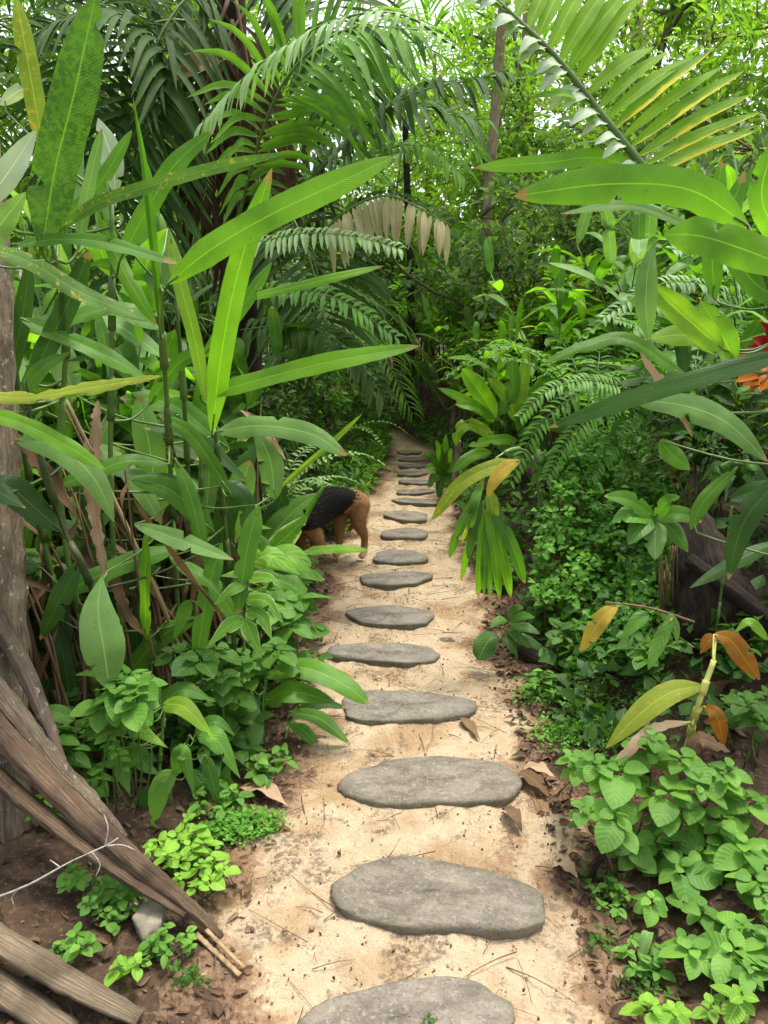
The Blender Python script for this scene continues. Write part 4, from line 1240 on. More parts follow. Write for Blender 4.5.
# orange-red flower at the right edge
fl = thing('heliconia_flower', 'red and orange flower head at the right edge behind the long dark blade', 'flower', [float(a) for a in W(775, 420, 2.05)])
mb = MB(); tube(mb, [W(790, 520, 2.1), W(780, 430, 2.05), W(768, 370, 2.05)], .008, .006, 7); mb.build('stem', M['stem'], fl)
for (px, py, qx, qy, w_, mt) in [(768, 370, 735, 382, 13, 'flower_orange'), (770, 378, 742, 386, 12, 'flower_orange'), (768, 362, 732, 356, 10, 'orange'), (772, 350, 752, 338, 16, 'flower_red'), (775, 355, 758, 352, 14, 'flower_red'), (778, 345, 770, 330, 14, 'flower_red'), (770, 374, 760, 392, 14, 'flower_orange'), (768, 366, 740, 370, 9, 'flower_orange'), (769, 372, 748, 394, 9, 'orange'), (772, 352, 746, 347, 8, 'flower_red'), (776, 340, 760, 322, 10, 'flower_red')]:
    mb = MB()
    blade(mb, [W(px, py, 2.04), (W(px, py, 2.02) + W(qx, qy, 2.0)) / 2 + np.array([0, 0, .006]), W(qx, qy, 2.0)], w_ * 2.2 / FPX, nrm(CAM - W(px, py, 2)), 'lance', .7, 10, 4, 0, 0, rng.uniform())
    mb.build('bract', M[mt], fl)

# ---- drooping ginger beside the trail (yellowing)
R2 = Plant('ginger_plant', 'drooping ginger with yellowing leaves and a fan of hanging leaflets by the sixth slab', 'plant', gz(.88, 3.6), 'gingers on the right of the trail')
R2.stem([gz(.92, 3.7), W(545, 520, 3.4), W(530, 455, 3.2), W(500, 455, 3.05), W(484, 480, 3.0)], .009, .004)
R2.leaf([(520, 462, 3.0), (490, 468, 2.95), (460, 485, 2.92), (432, 520, 2.92)], 15, 'yellow_green', .8, fold=.4, label='yellowish leaf pointing at the trail')
R2.leaf([(520, 460, 2.95), (505, 468, 2.92), (494, 482, 2.9), (487, 497, 2.9)], 15, 'yellow', .85, 'lance')
for (bx, by, qx, qy, w_, mt) in [(484, 478, 462, 542, 11, 'yellow_green'), (482, 490, 449, 558, 13, 'ginger'), (484, 500, 461, 582, 9, 'ginger_bright'), (484, 510, 478, 598, 10, 'ginger_bright'),
                                 (486, 512, 490, 600, 8, 'ginger'), (486, 510, 500, 600, 11, 'ginger_bright'), (488, 508, 511, 598, 13, 'ginger_bright'), (488, 502, 525, 584, 16, 'ginger'), (486, 520, 484, 594, 10, 'ginger'),
                                 (490, 490, 494, 530, 16, 'yellow_green'), (480, 484, 470, 530, 12, 'ginger'), (490, 500, 515, 560, 14, 'ginger_dark'), (482, 500, 468, 560, 11, 'ginger_dark')]:
    Y_ = 2.95 + rng.normal(0, .02)
    w_ = w_ * .82
    R2.leaf([(bx, by, Y_), ((bx + qx) / 2 + (qx - bx) * .12, (by + qy) / 2, Y_ - .04), (qx, qy, Y_)], w_, mt, .9, 'strap', fold=.4, wave=.04, pet=False, nseg=12)


R7 = Plant('ginger_plant', 'lit ginger with upright bright leaves at the right verge behind the drooping yellowed one', 'plant', gz(.78, 5.5), 'gingers on the right of the trail')
R7.stem([gz(.78, 5.5), W(492, 460, 5.3), W(494, 420, 5.2)], .010, .005)
R7.stem([gz(.95, 5.5), W(525, 470, 5.3), W(518, 430, 5.2)], .010, .005)
for L_ in [[(496, 418, 5.2), (482, 395, 5.15), (462, 368, 5.1), 19, 'ginger_bright'], [(494, 418, 5.2), (470, 402, 5.1), (438, 388, 5.05), 9, 'ginger_bright'], [(494, 422, 5.2), (478, 408, 5.1), (455, 404, 5.05), 10, 'ginger_bright'],
           [(494, 436, 5.2), (470, 424, 5.1), (458, 432, 5.05), (456, 446, 5.05), 13, 'lime'], [(518, 440, 5.2), (495, 440, 5.1), (468, 446, 5.05), 11, 'ginger_bright'], [(500, 415, 5.2), (512, 390, 5.2), (512, 355, 5.2), 16, 'ginger'],
           [(518, 430, 5.2), (530, 400, 5.2), (556, 376, 5.2), 14, 'ginger_bright'], [(518, 436, 5.2), (545, 424, 5.15), (575, 432, 5.1), 13, 'ginger'], [(520, 425, 5.2), (505, 395, 5.2), (488, 378, 5.2), 12, 'lime'],
           [(496, 440, 5.2), (515, 455, 5.1), (528, 478, 5.05), 14, 'ginger'], [(492, 452, 5.25), (472, 456, 5.2), (452, 472, 5.15), 12, 'ginger'], [(520, 450, 5.2), (500, 465, 5.1), (485, 490, 5.05), 14, 'ginger_dark'],
           [(518, 432, 5.2), (522, 396, 5.2), (528, 340, 5.2), 12, 'lime'], [(522, 445, 5.2), (550, 450, 5.2), (570, 470, 5.15), 13, 'ginger_dark']]:
    R7.leaf(L_[:-2], L_[-2], L_[-1], .75, 'strap', fold=.3, nseg=12, pr=.004)
R8 = Plant('broadleaf_plant', 'dark rosette of broad leaves at the right verge beside the narrowing trail', 'plant', gz(.45, 6.0), 'broad leaved plants in the background')
R8.stem([gz(.45, 6.0), W(444, 480, 5.95)], .008, .005)
for (qx, qy, w_) in [(423, 452, 10), (424, 470, 10), (428, 488, 11), (438, 498, 10), (452, 448, 10), (464, 458, 10), (466, 480, 11), (456, 496, 10), (436, 440, 9), (446, 434, 9)]:
    R8.leaf([(444, 474, 5.95), ((444 + qx) / 2, (474 + qy) / 2 - 5, 5.9), (qx, qy, 5.85)], w_, 'shrub' if qx % 4 else 'ginger', .7, 'lance', nseg=10, pr=.003)

# ---- yellowed cane in the right foreground
R3 = Plant('ginger_cane', 'pale cut cane with yellow and orange withering leaves above the right herb', 'plant', gz(1.0, 2.02), None, 'stem_yellow')
R3.stem([G(684, 770, .05), W(695, 715, 2.0), W(714, 660, 2.02)], .011, .008)
R3.leaf([(704, 686, 2.0), (672, 692, 1.97), (642, 712, 1.95), (606, 748, 1.93)], 25, 'yellow_green', .8, 'lance', fold=.3, label='yellow green withering leaf')
R3.leaf([(690, 722, 1.97), (650, 730, 1.93), (620, 760, 1.9), (588, 785, 1.88)], 13, 'dry_pale', .8, 'lance', ragged=.2, label='dry cream leaf')
R3.leaf([(703, 706, 2.0), (716, 715, 1.97), (724, 745, 1.97)], 17, 'orange', .85, 'lance', label='orange brown folded leaf')
R3.leaf([(714, 634, 2.1), (730, 640, 2.08), (744, 658, 2.06), (760, 680, 2.05)], 22, 'orange', .85, 'lance', label='orange leaf')
R3.leaf([(716, 638, 2.1), (708, 642, 2.1), (700, 654, 2.1)], 16, 'orange', .85, 'ovate')
R3.leaf([(690, 760, 1.95), (700, 740, 1.95), (730, 752, 1.93)], 20, 'dry', .7, 'lance', ragged=.2)
R3b = Plant('ginger_cane', 'thin orange stem with a yellow leaf and nibbled green leaves across the vines', 'plant', gz(1.15, 2.5), None, 'stem_yellow')
R3b.stem([W(694, 622, 2.45), W(650, 608, 2.4), W(605, 602, 2.38)], .005, .003, 'straw', False)
R3b.leaf([(618, 606, 2.38), (605, 615, 2.36), (594, 630, 2.35), (580, 652, 2.35)], 18, 'yellow', .85, 'lance', fold=.3)
R3b.leaf([(648, 612, 2.4), (636, 622, 2.38), (619, 644, 2.37)], 16, 'herb', .85, 'ovate')
R3b.leaf([(672, 618, 2.4), (660, 640, 2.38), (648, 670, 2.36)], 15, 'herb', .85, 'lance')
R3b.leaf([(662, 612, 2.42), (674, 625, 2.4), (678, 645, 2.4)], 13, 'ginger_pale', .85, 'ovate')
R3b.leaf([(768, 640, 2.1), (750, 622, 2.1), (735, 632, 2.1)], 10, 'herb_lime', .7, 'lance', pet=False)
# bright fingered leaf on the bank
R4 = Plant('aroid', 'plant with a fan of dull green pointed leaves above the creeping vines', 'plant', gz(1.12, 2.95), 'aroids on the right bank')
R4.stem([gz(1.12, 2.95), W(655, 545, 2.8), W(655, 518, 2.7)], .006, .004)
for (qx, qy, w_, mt) in [(604, 496, 18, 'ginger'), (612, 522, 20, 'herb'), (628, 545, 22, 'shrub'), (655, 560, 24, 'ginger_pale'), (688, 552, 18, 'ginger'), (702, 522, 18, 'ginger'), (680, 497, 14, 'ginger')]:
    R4.leaf([(655, 518, 2.68), ((655 + qx) / 2, (516 + qy) / 2 - 5, 2.63), (qx, qy, 2.58)], w_, mt, .65, 'lance', wave=.06, nseg=12)
R5 = Plant('aroid', 'dark broad leaved seedling in the hollow at the foot of the bank', 'plant', gz(.72, 3.1), 'aroids on the right bank')
R5.stem([gz(.75, 3.1), W(505, 640, 3.0), W(510, 622, 2.98)], .004, .003)
for (bx, by, qx, qy, w_, mt, sh_) in [(496, 634, 478, 660, 24, 'shrub', 'round'), (508, 620, 490, 628, 9, 'shrub', 'lance'), (508, 618, 524, 608, 9, 'shrub_dark', 'lance'), (510, 622, 535, 618, 9, 'shrub', 'lance'),
                                      (510, 628, 540, 634, 10, 'shrub_dark', 'lance'), (508, 632, 530, 648, 12, 'shrub', 'lance'), (506, 634, 550, 655, 10, 'shrub_dark', 'lance'), (504, 636, 518, 660, 12, 'shrub', 'ovate')]:
    R5.leaf([(bx, by, 2.96), ((bx + qx) / 2, (by + qy) / 2 - 4, 2.93), (qx, qy, 2.9)], w_, mt, .6, sh_, nseg=10, pr=.002)
for (px, py, Y, sc, lab) in [(560, 470, 3.6, 1.0, 'dark leafy plant under the log on the bank'), (735, 480, 2.5, .9, 'dark green plant at the right edge above the stump')]:
    p = W(px, py, Y)
    R6 = Plant('aroid', lab, 'plant', gz(p[0], p[1]), 'aroids on the right bank')
    R6.stem([gz(p[0], p[1]), p], .005, .003)
    for k in range(9):
        a = k * 2.4
        q = np.array([math.cos(a), math.sin(a)]) * 34 * sc
        R6.leaf([(px, py + 6, Y), (px + q[0] * .6, py - 12 + q[1] * .2, Y - .05), (px + q[0] * 1.2, py + 6 + q[1] * .5, Y - .1 * math.sin(a))], 17 * sc, 'shrub' if k % 2 else 'ginger_dark', .6, 'ovate', nseg=10)

# ---- the bright herb in the bottom right corner
spots = []
rr_ = np.random.default_rng(5)
for (px, py, Y, sz) in [(600, 765, 1.86, 1), (622, 775, 1.84, 1.1), (648, 752, 1.9, 1), (655, 745, 1.92, 1), (680, 762, 1.9, 1), (640, 800, 1.80, 1.1), (668, 800, 1.82, 1.1), (700, 790, 1.84, 1.1), (725, 778, 1.88, .9), (735, 770, 1.9, .8),
                        (590, 812, 1.77, 1), (612, 822, 1.76, .9), (655, 832, 1.76, 1.1), (690, 828, 1.77, 1), (722, 820, 1.8, 1), (750, 805, 1.82, 1), (765, 830, 1.78, 1), (740, 850, 1.74, 1), (705, 862, 1.72, 1.1), (680, 872, 1.7, 1),
                        (730, 885, 1.68, 1.1), (760, 880, 1.68, 1.1), (765, 900, 1.64, 1), (700, 905, 1.63, 1.25), (672, 915, 1.62, 1.2), (745, 925, 1.6, 1.2), (640, 855, 1.74, .8), (665, 850, 1.76, .9), (780, 860, 1.72, 1), (780, 800, 1.8, 1), (715, 842, 1.76, .9), (630, 838, 1.77, .8), (690, 938, 1.58, .9), (668, 940, 1.55, .9), (700, 955, 1.52, 1), (735, 955, 1.52, 1), (765, 940, 1.54, 1), (752, 975, 1.48, .9), (655, 900, 1.64, .8), (720, 925, 1.58, .9), (775, 915, 1.6, 1)]:
    if rr_.uniform() < .86: spots.append((px + rr_.normal(0, 4), py + rr_.normal(0, 4), Y + rr_.normal(0, .03), sz * rr_.uniform(.7, 1.2)))
herb_proc('soft_herb', 'large spreading bright green herb with oval leaves in the bottom right corner', 'herb', spots, 'herb', 32, 31, 'small herbs', whorl=5, base_px=(690, 905), stem_mat='stem_brown', droop=.5)
herb_proc('soft_herb', 'lime leaves cut by the bottom right corner of the photo', 'herb', [(650, 1010, 1.42, 1), (675, 1015, 1.41, .9), (710, 1010, 1.42, .8), (740, 1000, 1.43, .9)], 'herb_lime', 28, 32, 'small herbs', whorl=4, base_px=(690, 1035))
herb_proc('soft_herb', 'small rosette of three leaves on the moss at the right verge', 'herb', [(572, 760, 1.98, 1), (580, 768, 1.96, .9)], 'herb', 24, 33, 'small herbs', whorl=4, base_px=(575, 775))
herb_proc('soft_herb', 'herb leaves at the right edge beside the orange leaf', 'herb', [(745, 705, 2.0, 1), (760, 720, 2.0, 1), (768, 700, 2.05, 1), (735, 698, 2.1, .8)], 'shrub', 26, 34, 'small herbs', whorl=4, base_px=(765, 760))
mb = MB(); tube(mb, [W(640, 955, 1.56), W(618, 976, 1.53), W(596, 990, 1.50), W(584, 992, 1.50)], .003, .003, 6)
tag(mb.build('runner', M['straw']), 'bare yellowish stem curving on the soil left of the bright herb', 'stem')
mb = MB(); tube(mb, [G(590, 880, .0), W(600, 858, 1.72), W(612, 832, 1.74)], .008, .006, 7, wob=.2)
tag(mb.build('dead_twig', M['bark_dark']), 'short dark dead stem under the left side of the bright herb', 'stem')

# ---- creeping vine over the bank, moss and tiny ground plants (nobody could count them)
tpv = template('ovate', 4, 2, .2, .3, .1)
mb = MB()
r = np.random.default_rng(77)
n_ = 0
pos, dirs, ups, ln = [], [], [], []
for k in range(1500):
    px, py = r.uniform(538, 715), r.uniform(425, 735)
    # outline of the vine covered mound
    cxm = 622 + (py - 580) * .02
    if ((px - cxm) / 88) ** 2 + ((py - 590) / 165) ** 2 > 1 or (px < 560 and py > 600) or (px > 665 and py > 520 and py < 680):
        continue
    Y = 2.75 + (735 - py) / 320 * .95 + r.normal(0, .06)
    p = W(px, py, Y)
    z0 = float(H(p[0], p[1]))
    if p[2] < z0: p[2] = z0 + r.uniform(0, .06)
    m0 = r.integers(5, 9)
    d0 = rdir(1)[0] * .4 + np.array([-.2, -.5, .3])
    for q in range(m0):
        a = q * 2.4
        pos.append(p + r.normal(0, .018, 3)); dirs.append(d0 + .9 * np.array([math.cos(a), math.sin(a) * .6, r.normal(0, .4)])); ups.append(np.array([r.normal(-.1, .4), r.normal(-.6, .3), 1]))
        ln.append(r.uniform(.022, .050))
    if k % 3 == 0:
        tube(mb, [p + [0, 0, .02], p + [r.normal(0, .03), .03, -.12], p + [r.normal(0, .05), .06, -.28]], .0022, .0016, 4, 4, r.uniform(), 1)
scatter(mb, tpv, pos, np.array(dirs), np.array(ups), np.array(ln), np.array(ln) * .7, None, 0)
vine = mb.build('creeping_vine', [M['vine'], M['stem_brown']])
vine['kind'] = 'stuff'


def ground_scatter(name, mat, n, region, tpl, lmin, lmax, up_s, seed, lift=.01, rise=.35, aspect=.7, dens=None):
    r = np.random.default_rng(seed)
    pos, dirs, ups, ln = [], [], [], []
    while len(pos) < n:
        x, y = region(r)
        if dens is not None and r.uniform() > dens(x, y): continue
        z = float(H(x, y))
        a = r.uniform(0, 6.28)
        pos.append((x, y, z + lift * r.uniform(.3, 1))); dirs.append((math.cos(a), math.sin(a), r.normal(rise, up_s)))
        ups.append((r.normal(0, up_s), r.normal(0, up_s), 1)); ln.append(r.uniform(lmin, lmax))
    mb = MB()
    ln = np.array(ln)
    scatter(mb, tpl, pos, np.array(dirs), np.array(ups), ln, ln * aspect)
    o = mb.build(name, M[mat])
    o['kind'] = 'stuff'
    return o


def verge(y0, y1, lo, hi, sides=(1, -1)):
    def f(r):
        y = y0 + (y1 - y0) * r.uniform() ** 1.3
        s = sides[r.integers(len(sides))]
        d = lo + (hi - lo) * abs(r.normal(0, .5))
        return pc(y) + s * (hw(y) + d), y
    return f


def patch(spots_px):
    cs = [(G(px, py)[:2], rad) for px, py, rad in spots_px]
    def f(r):
        c, rad = cs[r.integers(len(cs))]
        return c[0] + r.normal(0, rad), c[1] + r.normal(0, rad)
    return f


tp_small = template('ovate', 3, 2, .2, .2, .1)
tp_lit = template('ovate', 6, 4, .25, .5, .05)
ground_scatter('moss', 'vine', 2600, patch([(575, 735, .06), (560, 742, .05), (600, 720, .07), (540, 700, .05), (236, 832, .035), (262, 830, .03), (600, 745, .05), (225, 840, .03)]), tp_small, .010, .024, .4, 41, .035, .5)
ground_scatter('seedling_cover', 'shrub', 700, patch([(150, 905, .05), (165, 892, .04), (190, 985, .02), (650, 995, .03), (430, 1040, .02), (600, 945, .02), (130, 890, .05), (645, 985, .03), (118, 890, .04), (590, 700, .06), (600, 880, .03)]), tp_small, .010, .024, .5, 42, .02, .6)
ground_scatter('edge_herbs', 'shrub', 1700, verge(4.8, 10.5, .02, .42, (-1,)), template('lance', 4, 2, .2, .5, .1), .05, .15, .6, 43, .20, .9, .28)
ground_scatter('edge_herbs', 'shrub_bright', 1100, verge(4.8, 10.5, .0, .36, (-1,)), tp_small, .02, .07, .5, 53, .14, .7)
ground_scatter('edge_herbs', 'shrub', 1500, verge(4.2, 10.5, .02, .5, (1,)), tp_small, .03, .09, .5, 44, .16, .8)
ground_scatter('undergrowth', 'shrub_dark', 5200, verge(2.2, 7, .15, 1.8, (-1, 1)), tp_small, .03, .09, .5, 45, .16, .6)
ground_scatter('leaf_litter', 'litter', 2600, verge(1.1, 6, .0, .9), tp_lit, .012, .050, .5, 46, .010, .05, .5)
ground_scatter('leaf_litter', 'litter', 650, lambda r: ((lambda y: (pc(y) + hw(y) + abs(r.normal(-.05, .16)), y))(1.0 + 2.6 * r.uniform())), tp_lit, .010, .060, .3, 50, .008, .02, .5)
ground_scatter('leaf_litter', 'litter', 1500, lambda r: (pc(2) + r.normal(0, .6), r.uniform(.9, 6.5)), tp_small, .004, .016, .4, 47, .006, .05, .6, lambda x, y: .3 + .7 * (np.sin(7 * x + 3) * np.sin(5 * y) > .2))
# twigs and crumbs
mb = MB(); r = np.random.default_rng(48)
for k in range(420):
    y = 1.0 + 4.5 * r.uniform() ** 1.4
    x = pc(y) + r.normal(0, .55)
    z = float(H(x, y)) + .006
    a = r.uniform(0, 6.28); l = r.uniform(.015, .10)
    d = np.array([math.cos(a), math.sin(a), 0]) * l
    p = np.array([x, y, z])
    tube(mb, [p - d, p + np.array([0, 0, .003]) + r.normal(0, .004, 3), p + d], r.uniform(.0008, .0022), .0006, 4, 3, r.uniform())
o = mb.build('twig_litter', M['stem_brown']); o['kind'] = 'stuff'
mb = MB(); r = np.random.default_rng(49)
cube = np.array([[-1, -1, -1], [1, -1, -1], [1, 1, -1], [-1, 1, -1], [-1, -1, 1], [1, -1, 1], [1, 1, 1], [-1, 1, 1]]) * .6
cf = [(0, 3, 2, 1), (4, 5, 6, 7), (0, 1, 5, 4), (1, 2, 6, 5), (2, 3, 7, 6), (3, 0, 4, 7)]
for k in range(2600):
    y = .95 + 4 * r.uniform() ** 1.5
    x = pc(y) + r.normal(0, .5)
    s = r.uniform(.001, .0045) * (2 if r.uniform() < .06 else 1)
    mb.add(cube * s * r.uniform(.6, 1.3, (8, 1)) + np.array([x, y, float(H(x, y)) + s * .4]), cf, None, r.uniform())
o = mb.build('soil_crumbs', plain_mat('crumbs', (.16, .105, .06), .9, .1, .8, 300)); o['kind'] = 'stuff'

# individual dead leaves that one can point at
def dead_leaf(label, pts, w, mat='dry', nref=(0, 0, 1), shape='ovate', fold=.3, wave=.25):
    mb = MB(); blade(mb, pts, w, nref, shape, fold, 12, 6, 0, wave, rng.uniform(), 0, 0, .1)
    tag(mb.build('fallen_leaf', M[mat]), label, 'leaf', 'dead leaves on the sand')


def glf(x0, y0, x1, y1, h=.02):
    a, b = G(x0, y0), G(x1, y1)
    for p in (a, b): p[2] = float(H(p[0], p[1])) + .008
    m_ = (a + b) / 2; m_[2] += h
    return [a, m_, b]


dead_leaf('pale curled dead leaf at the left edge of the trail beside the third slab', glf(242, 790, 288, 808, .03), .085, 'dry_pale')
dead_leaf('flat brown dead leaf below the pale curled one at the left verge', glf(248, 826, 292, 832, .012), .075, 'dry')
dead_leaf('brown dead leaf on the sand right of the third slab', glf(520, 775, 550, 800, .015), .07, 'dry')
dead_leaf('dark dead leaf standing on edge right of the third slab', glf(506, 808, 522, 836, .02), .05, 'litter')
dead_leaf('tan dead leaf at the right end of the third slab', glf(524, 768, 556, 782, .02), .06, 'dry_pale')
dead_leaf('small brown dead leaf right of the fourth slab', glf(462, 720, 480, 742, .01), .045, 'dry')
dead_leaf('tan dead leaf under the left side of the bright herb', glf(556, 862, 578, 880, .012), .055, 'dry_pale')
dead_leaf('pale green fallen leaf standing below the bright herb', glf(640, 962, 652, 940, .05), .03, 'ginger_pale')
dead_leaf('grey dead leaf on the soil right of the second slab', glf(588, 925, 606, 945, .012), .05, 'litter')
dead_leaf('brown dead leaf beside the pale cane foot', glf(700, 755, 745, 770, .02), .07, 'dry')
dead_leaf('large brown dead leaf lying under the orange folded leaf', glf(690, 745, 730, 738, .03), .08, 'litter')

# ================================================================== PALMS
def frond(parent, pts, mats, n=34, L=.5, w=.035, hang=.4, fwd=.5, up=(0, 0, 1), rach_r=.010, shape='lance', prof=None, start=.12, sides=(1, -1), tilt=.25, nseg=7, seed=0, rmat='stem', jit=.06, label=None, fold=.35, face=None):
    """pinnate frond: rachis + two rows of leaflets"""
    r = np.random.default_rng(seed)
    P = spline(pts, 60)
    T = nrm(np.gradient(P, axis=0))
    up = np.asarray(up, float)
    mb = MB()
    for k in range(n):
        t = start + (1 - start) * (k + .5) / n
        i = min(int(t * 60), 60)
        N = nrm(up - (up @ T[i]) * T[i]); S = np.cross(T[i], N)
        l = L * (math.sin(PI * (.12 + .80 * (k + .5) / n)) ** .7 if prof is None else prof((k + .5) / n))
        for s in sides:
            d = nrm(S * s * (1 - fwd * t * .8) + T[i] * fwd * (.6 + .6 * t) + N * (tilt + r.normal(0, jit)) + r.normal(0, jit, 3))
            p0 = P[i]
            g = np.array([0, 0, -1.]) * l * hang
            p1 = p0 + d * l * .5 + g * .22
            p2 = p0 + d * l * .92 + g
            blade(mb, [p0, p1, p2], w * r.uniform(.85, 1.12), (N * .8 + np.array([0, 0, .5]) - S * s * .2) if face is None else np.array(face, float) + r.normal(0, .2, 3), shape, fold, nseg, 2, 0, 0, r.uniform(), 0, r.normal(0, .15))
    o = mb.build('frond', mats, parent)
    rm = MB(); tube(rm, pts, rach_r, rach_r * .35, 6, 20)
    rm.build('rachis', M[rmat], o)
    if label: o['label'] = label
    return o


def palm_tree(label, base, crown, n, L, seed, mat='palm', leaf=.5, w=.038, trunk_r=.06, group='palms', elev=(.15, 1.2), dead=0, name='palm_tree', bark='bark_dark'):
    r = np.random.default_rng(seed)
    t = thing(name, label, 'palm', base, group)
    base, crown = np.array(base, float), np.array(crown, float)
    mb = MB(); tube(mb, [base - [0, 0, .1], (base + crown) / 2 + r.normal(0, .03, 3), crown], trunk_r, trunk_r * .8, 12, 30, .5, 0, True, .12)
    mb.build('trunk', M[bark], t)
    for k in range(n):
        a = k * 2.39996 + r.normal(0, .2)
        e = elev[0] + (elev[1] - elev[0]) * ((k * .618) % 1)
        d = np.array([math.cos(a), math.sin(a), 0])
        l = L * r.uniform(.8, 1.15)
        p = [crown, crown + d * l * .35 * math.cos(e) + np.array([0, 0, l * .38 * math.sin(e) + .05]),
             crown + d * l * .72 + np.array([0, 0, l * (.45 * math.sin(e) - .12)]), crown + d * l * 1.0 + np.array([0, 0, l * (.40 * math.sin(e) - .45)])]
        frond(t, p, M[mat], 30, leaf, w, .45, .5, seed=seed * 50 + k, nseg=6)
    for k in range(dead):
        a = r.uniform(0, 6.28); d = np.array([math.cos(a), math.sin(a), 0])
        l = L * r.uniform(.6, 1)
        p = [crown, crown + d * .22 * l, crown + d * .30 * l + np.array([0, 0, -.45 * l]), crown + d * .22 * l + np.array([0, 0, -.95 * l])]
        o = frond(t, p, M['dry'], 22, leaf * .8, w, .9, .4, seed=seed * 90 + k, rmat='stem_brown')
        o['label'] = 'dead brown hanging frond'
    return t


# the palm whose fronds arch over the trail, fronds traced from the photo
K1 = thing('palm_tree', 'palm with a silvery frond arching from the top centre and dark fronds below it', 'palm', gz(-.95, 5.0), 'palms')
cr = W(420, 36, 4.4)
cr = W(262, 210, 4.8)
mb = MB(); tube(mb, [gz(-.95, 5.0), W(250, 330, 4.9), W(240, 200, 4.8), W(232, 20, 4.8), W(228, -80, 4.8)], .085, .075, 14, 40, .5, 0, True, .15); mb.build('trunk', M['bark_dark'], K1)
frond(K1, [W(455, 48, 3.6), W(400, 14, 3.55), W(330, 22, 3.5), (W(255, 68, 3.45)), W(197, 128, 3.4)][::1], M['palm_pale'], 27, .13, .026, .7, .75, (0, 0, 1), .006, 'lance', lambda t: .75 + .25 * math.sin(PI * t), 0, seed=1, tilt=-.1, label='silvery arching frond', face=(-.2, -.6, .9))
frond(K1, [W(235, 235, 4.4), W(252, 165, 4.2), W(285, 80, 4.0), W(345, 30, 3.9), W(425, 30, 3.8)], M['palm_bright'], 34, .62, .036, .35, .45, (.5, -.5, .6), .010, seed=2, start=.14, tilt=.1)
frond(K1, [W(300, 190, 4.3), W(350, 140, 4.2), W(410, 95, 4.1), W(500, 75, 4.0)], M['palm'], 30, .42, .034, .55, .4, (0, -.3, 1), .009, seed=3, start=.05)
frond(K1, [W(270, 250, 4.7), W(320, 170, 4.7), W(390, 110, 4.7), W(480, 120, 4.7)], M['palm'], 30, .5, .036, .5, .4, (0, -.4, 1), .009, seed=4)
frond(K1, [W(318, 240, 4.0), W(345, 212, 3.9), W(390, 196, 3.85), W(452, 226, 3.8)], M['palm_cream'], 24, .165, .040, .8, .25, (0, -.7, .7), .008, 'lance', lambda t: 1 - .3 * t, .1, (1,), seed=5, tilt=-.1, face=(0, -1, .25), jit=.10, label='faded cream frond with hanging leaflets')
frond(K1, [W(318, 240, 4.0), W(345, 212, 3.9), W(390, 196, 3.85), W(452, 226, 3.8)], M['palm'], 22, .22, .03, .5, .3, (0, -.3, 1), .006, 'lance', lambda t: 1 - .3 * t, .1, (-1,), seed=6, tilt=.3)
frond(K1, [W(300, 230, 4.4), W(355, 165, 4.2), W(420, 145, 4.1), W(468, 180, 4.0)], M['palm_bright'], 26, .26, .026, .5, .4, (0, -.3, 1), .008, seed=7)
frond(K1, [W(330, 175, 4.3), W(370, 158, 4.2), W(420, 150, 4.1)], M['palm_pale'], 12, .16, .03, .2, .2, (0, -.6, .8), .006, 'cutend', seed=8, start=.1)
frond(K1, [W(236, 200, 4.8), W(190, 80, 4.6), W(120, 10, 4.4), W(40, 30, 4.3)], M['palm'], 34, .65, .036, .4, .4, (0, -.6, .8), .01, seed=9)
for k, (a, b, c, d) in enumerate([((240, 40), (200, -10), (150, 60), (130, 190)), ((236, 60), (180, 20), (105, 60), (85, 210)), ((240, 20), (290, -40), (330, 0), (350, 100)), ((230, 120), (160, 100), (130, 180), (118, 300)), ((235, 180), (280, 200), (310, 260), (330, 350))]):
    frond(K1, [W(*a, 4.8), W(*b, 4.6), W(*c, 4.4), W(*d, 4.3)], M['palm'], 32, .52, .034, .4, .35, (.2, -.8, .5), .010, seed=20 + k)
for k, (a, b, c) in enumerate([((246, 10), (222, 60), (215, 190)), ((228, 0), (208, 70), (200, 220)), ((236, 0), (250, 80), (262, 190)), ((232, 20), (240, 120), (236, 260))]):
    o = frond(K1, [W(*a, 4.7), W(*b, 4.6), W(*c, 4.55)], M['dry_dark'], 16, .35, .03, 1.1, .6, (0, -1, .2), .012, seed=30 + k, rmat='stem_brown', tilt=-.3)
    o['label'] = 'dead brown hanging frond'
mb = MB(); blade(mb, [W(160, 82, 4.5), W(190, 70, 4.4), W(235, 52, 4.5)], .13, (0, -1, .4), 'lance', .6, 10, 4); o = mb.build('spathe', M['dry_pale'], K1)

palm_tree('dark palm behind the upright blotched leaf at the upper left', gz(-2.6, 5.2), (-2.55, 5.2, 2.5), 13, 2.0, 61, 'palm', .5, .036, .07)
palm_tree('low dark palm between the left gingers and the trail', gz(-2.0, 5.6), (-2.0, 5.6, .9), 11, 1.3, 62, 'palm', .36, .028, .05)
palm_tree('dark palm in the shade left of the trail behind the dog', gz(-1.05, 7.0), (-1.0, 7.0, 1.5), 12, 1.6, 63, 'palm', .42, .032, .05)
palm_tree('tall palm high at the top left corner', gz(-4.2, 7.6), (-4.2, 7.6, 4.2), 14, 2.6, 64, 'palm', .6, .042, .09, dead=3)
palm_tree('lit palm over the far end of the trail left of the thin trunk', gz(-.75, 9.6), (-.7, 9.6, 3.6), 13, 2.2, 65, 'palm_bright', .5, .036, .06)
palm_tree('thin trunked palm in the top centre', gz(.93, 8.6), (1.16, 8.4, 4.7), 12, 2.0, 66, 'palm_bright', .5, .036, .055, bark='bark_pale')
palm_tree('dark palm low over the left verge near the far slabs', gz(-.85, 8.6), (-.8, 8.6, 1.0), 10, 1.4, 67, 'palm_bright', .36, .028, .05)

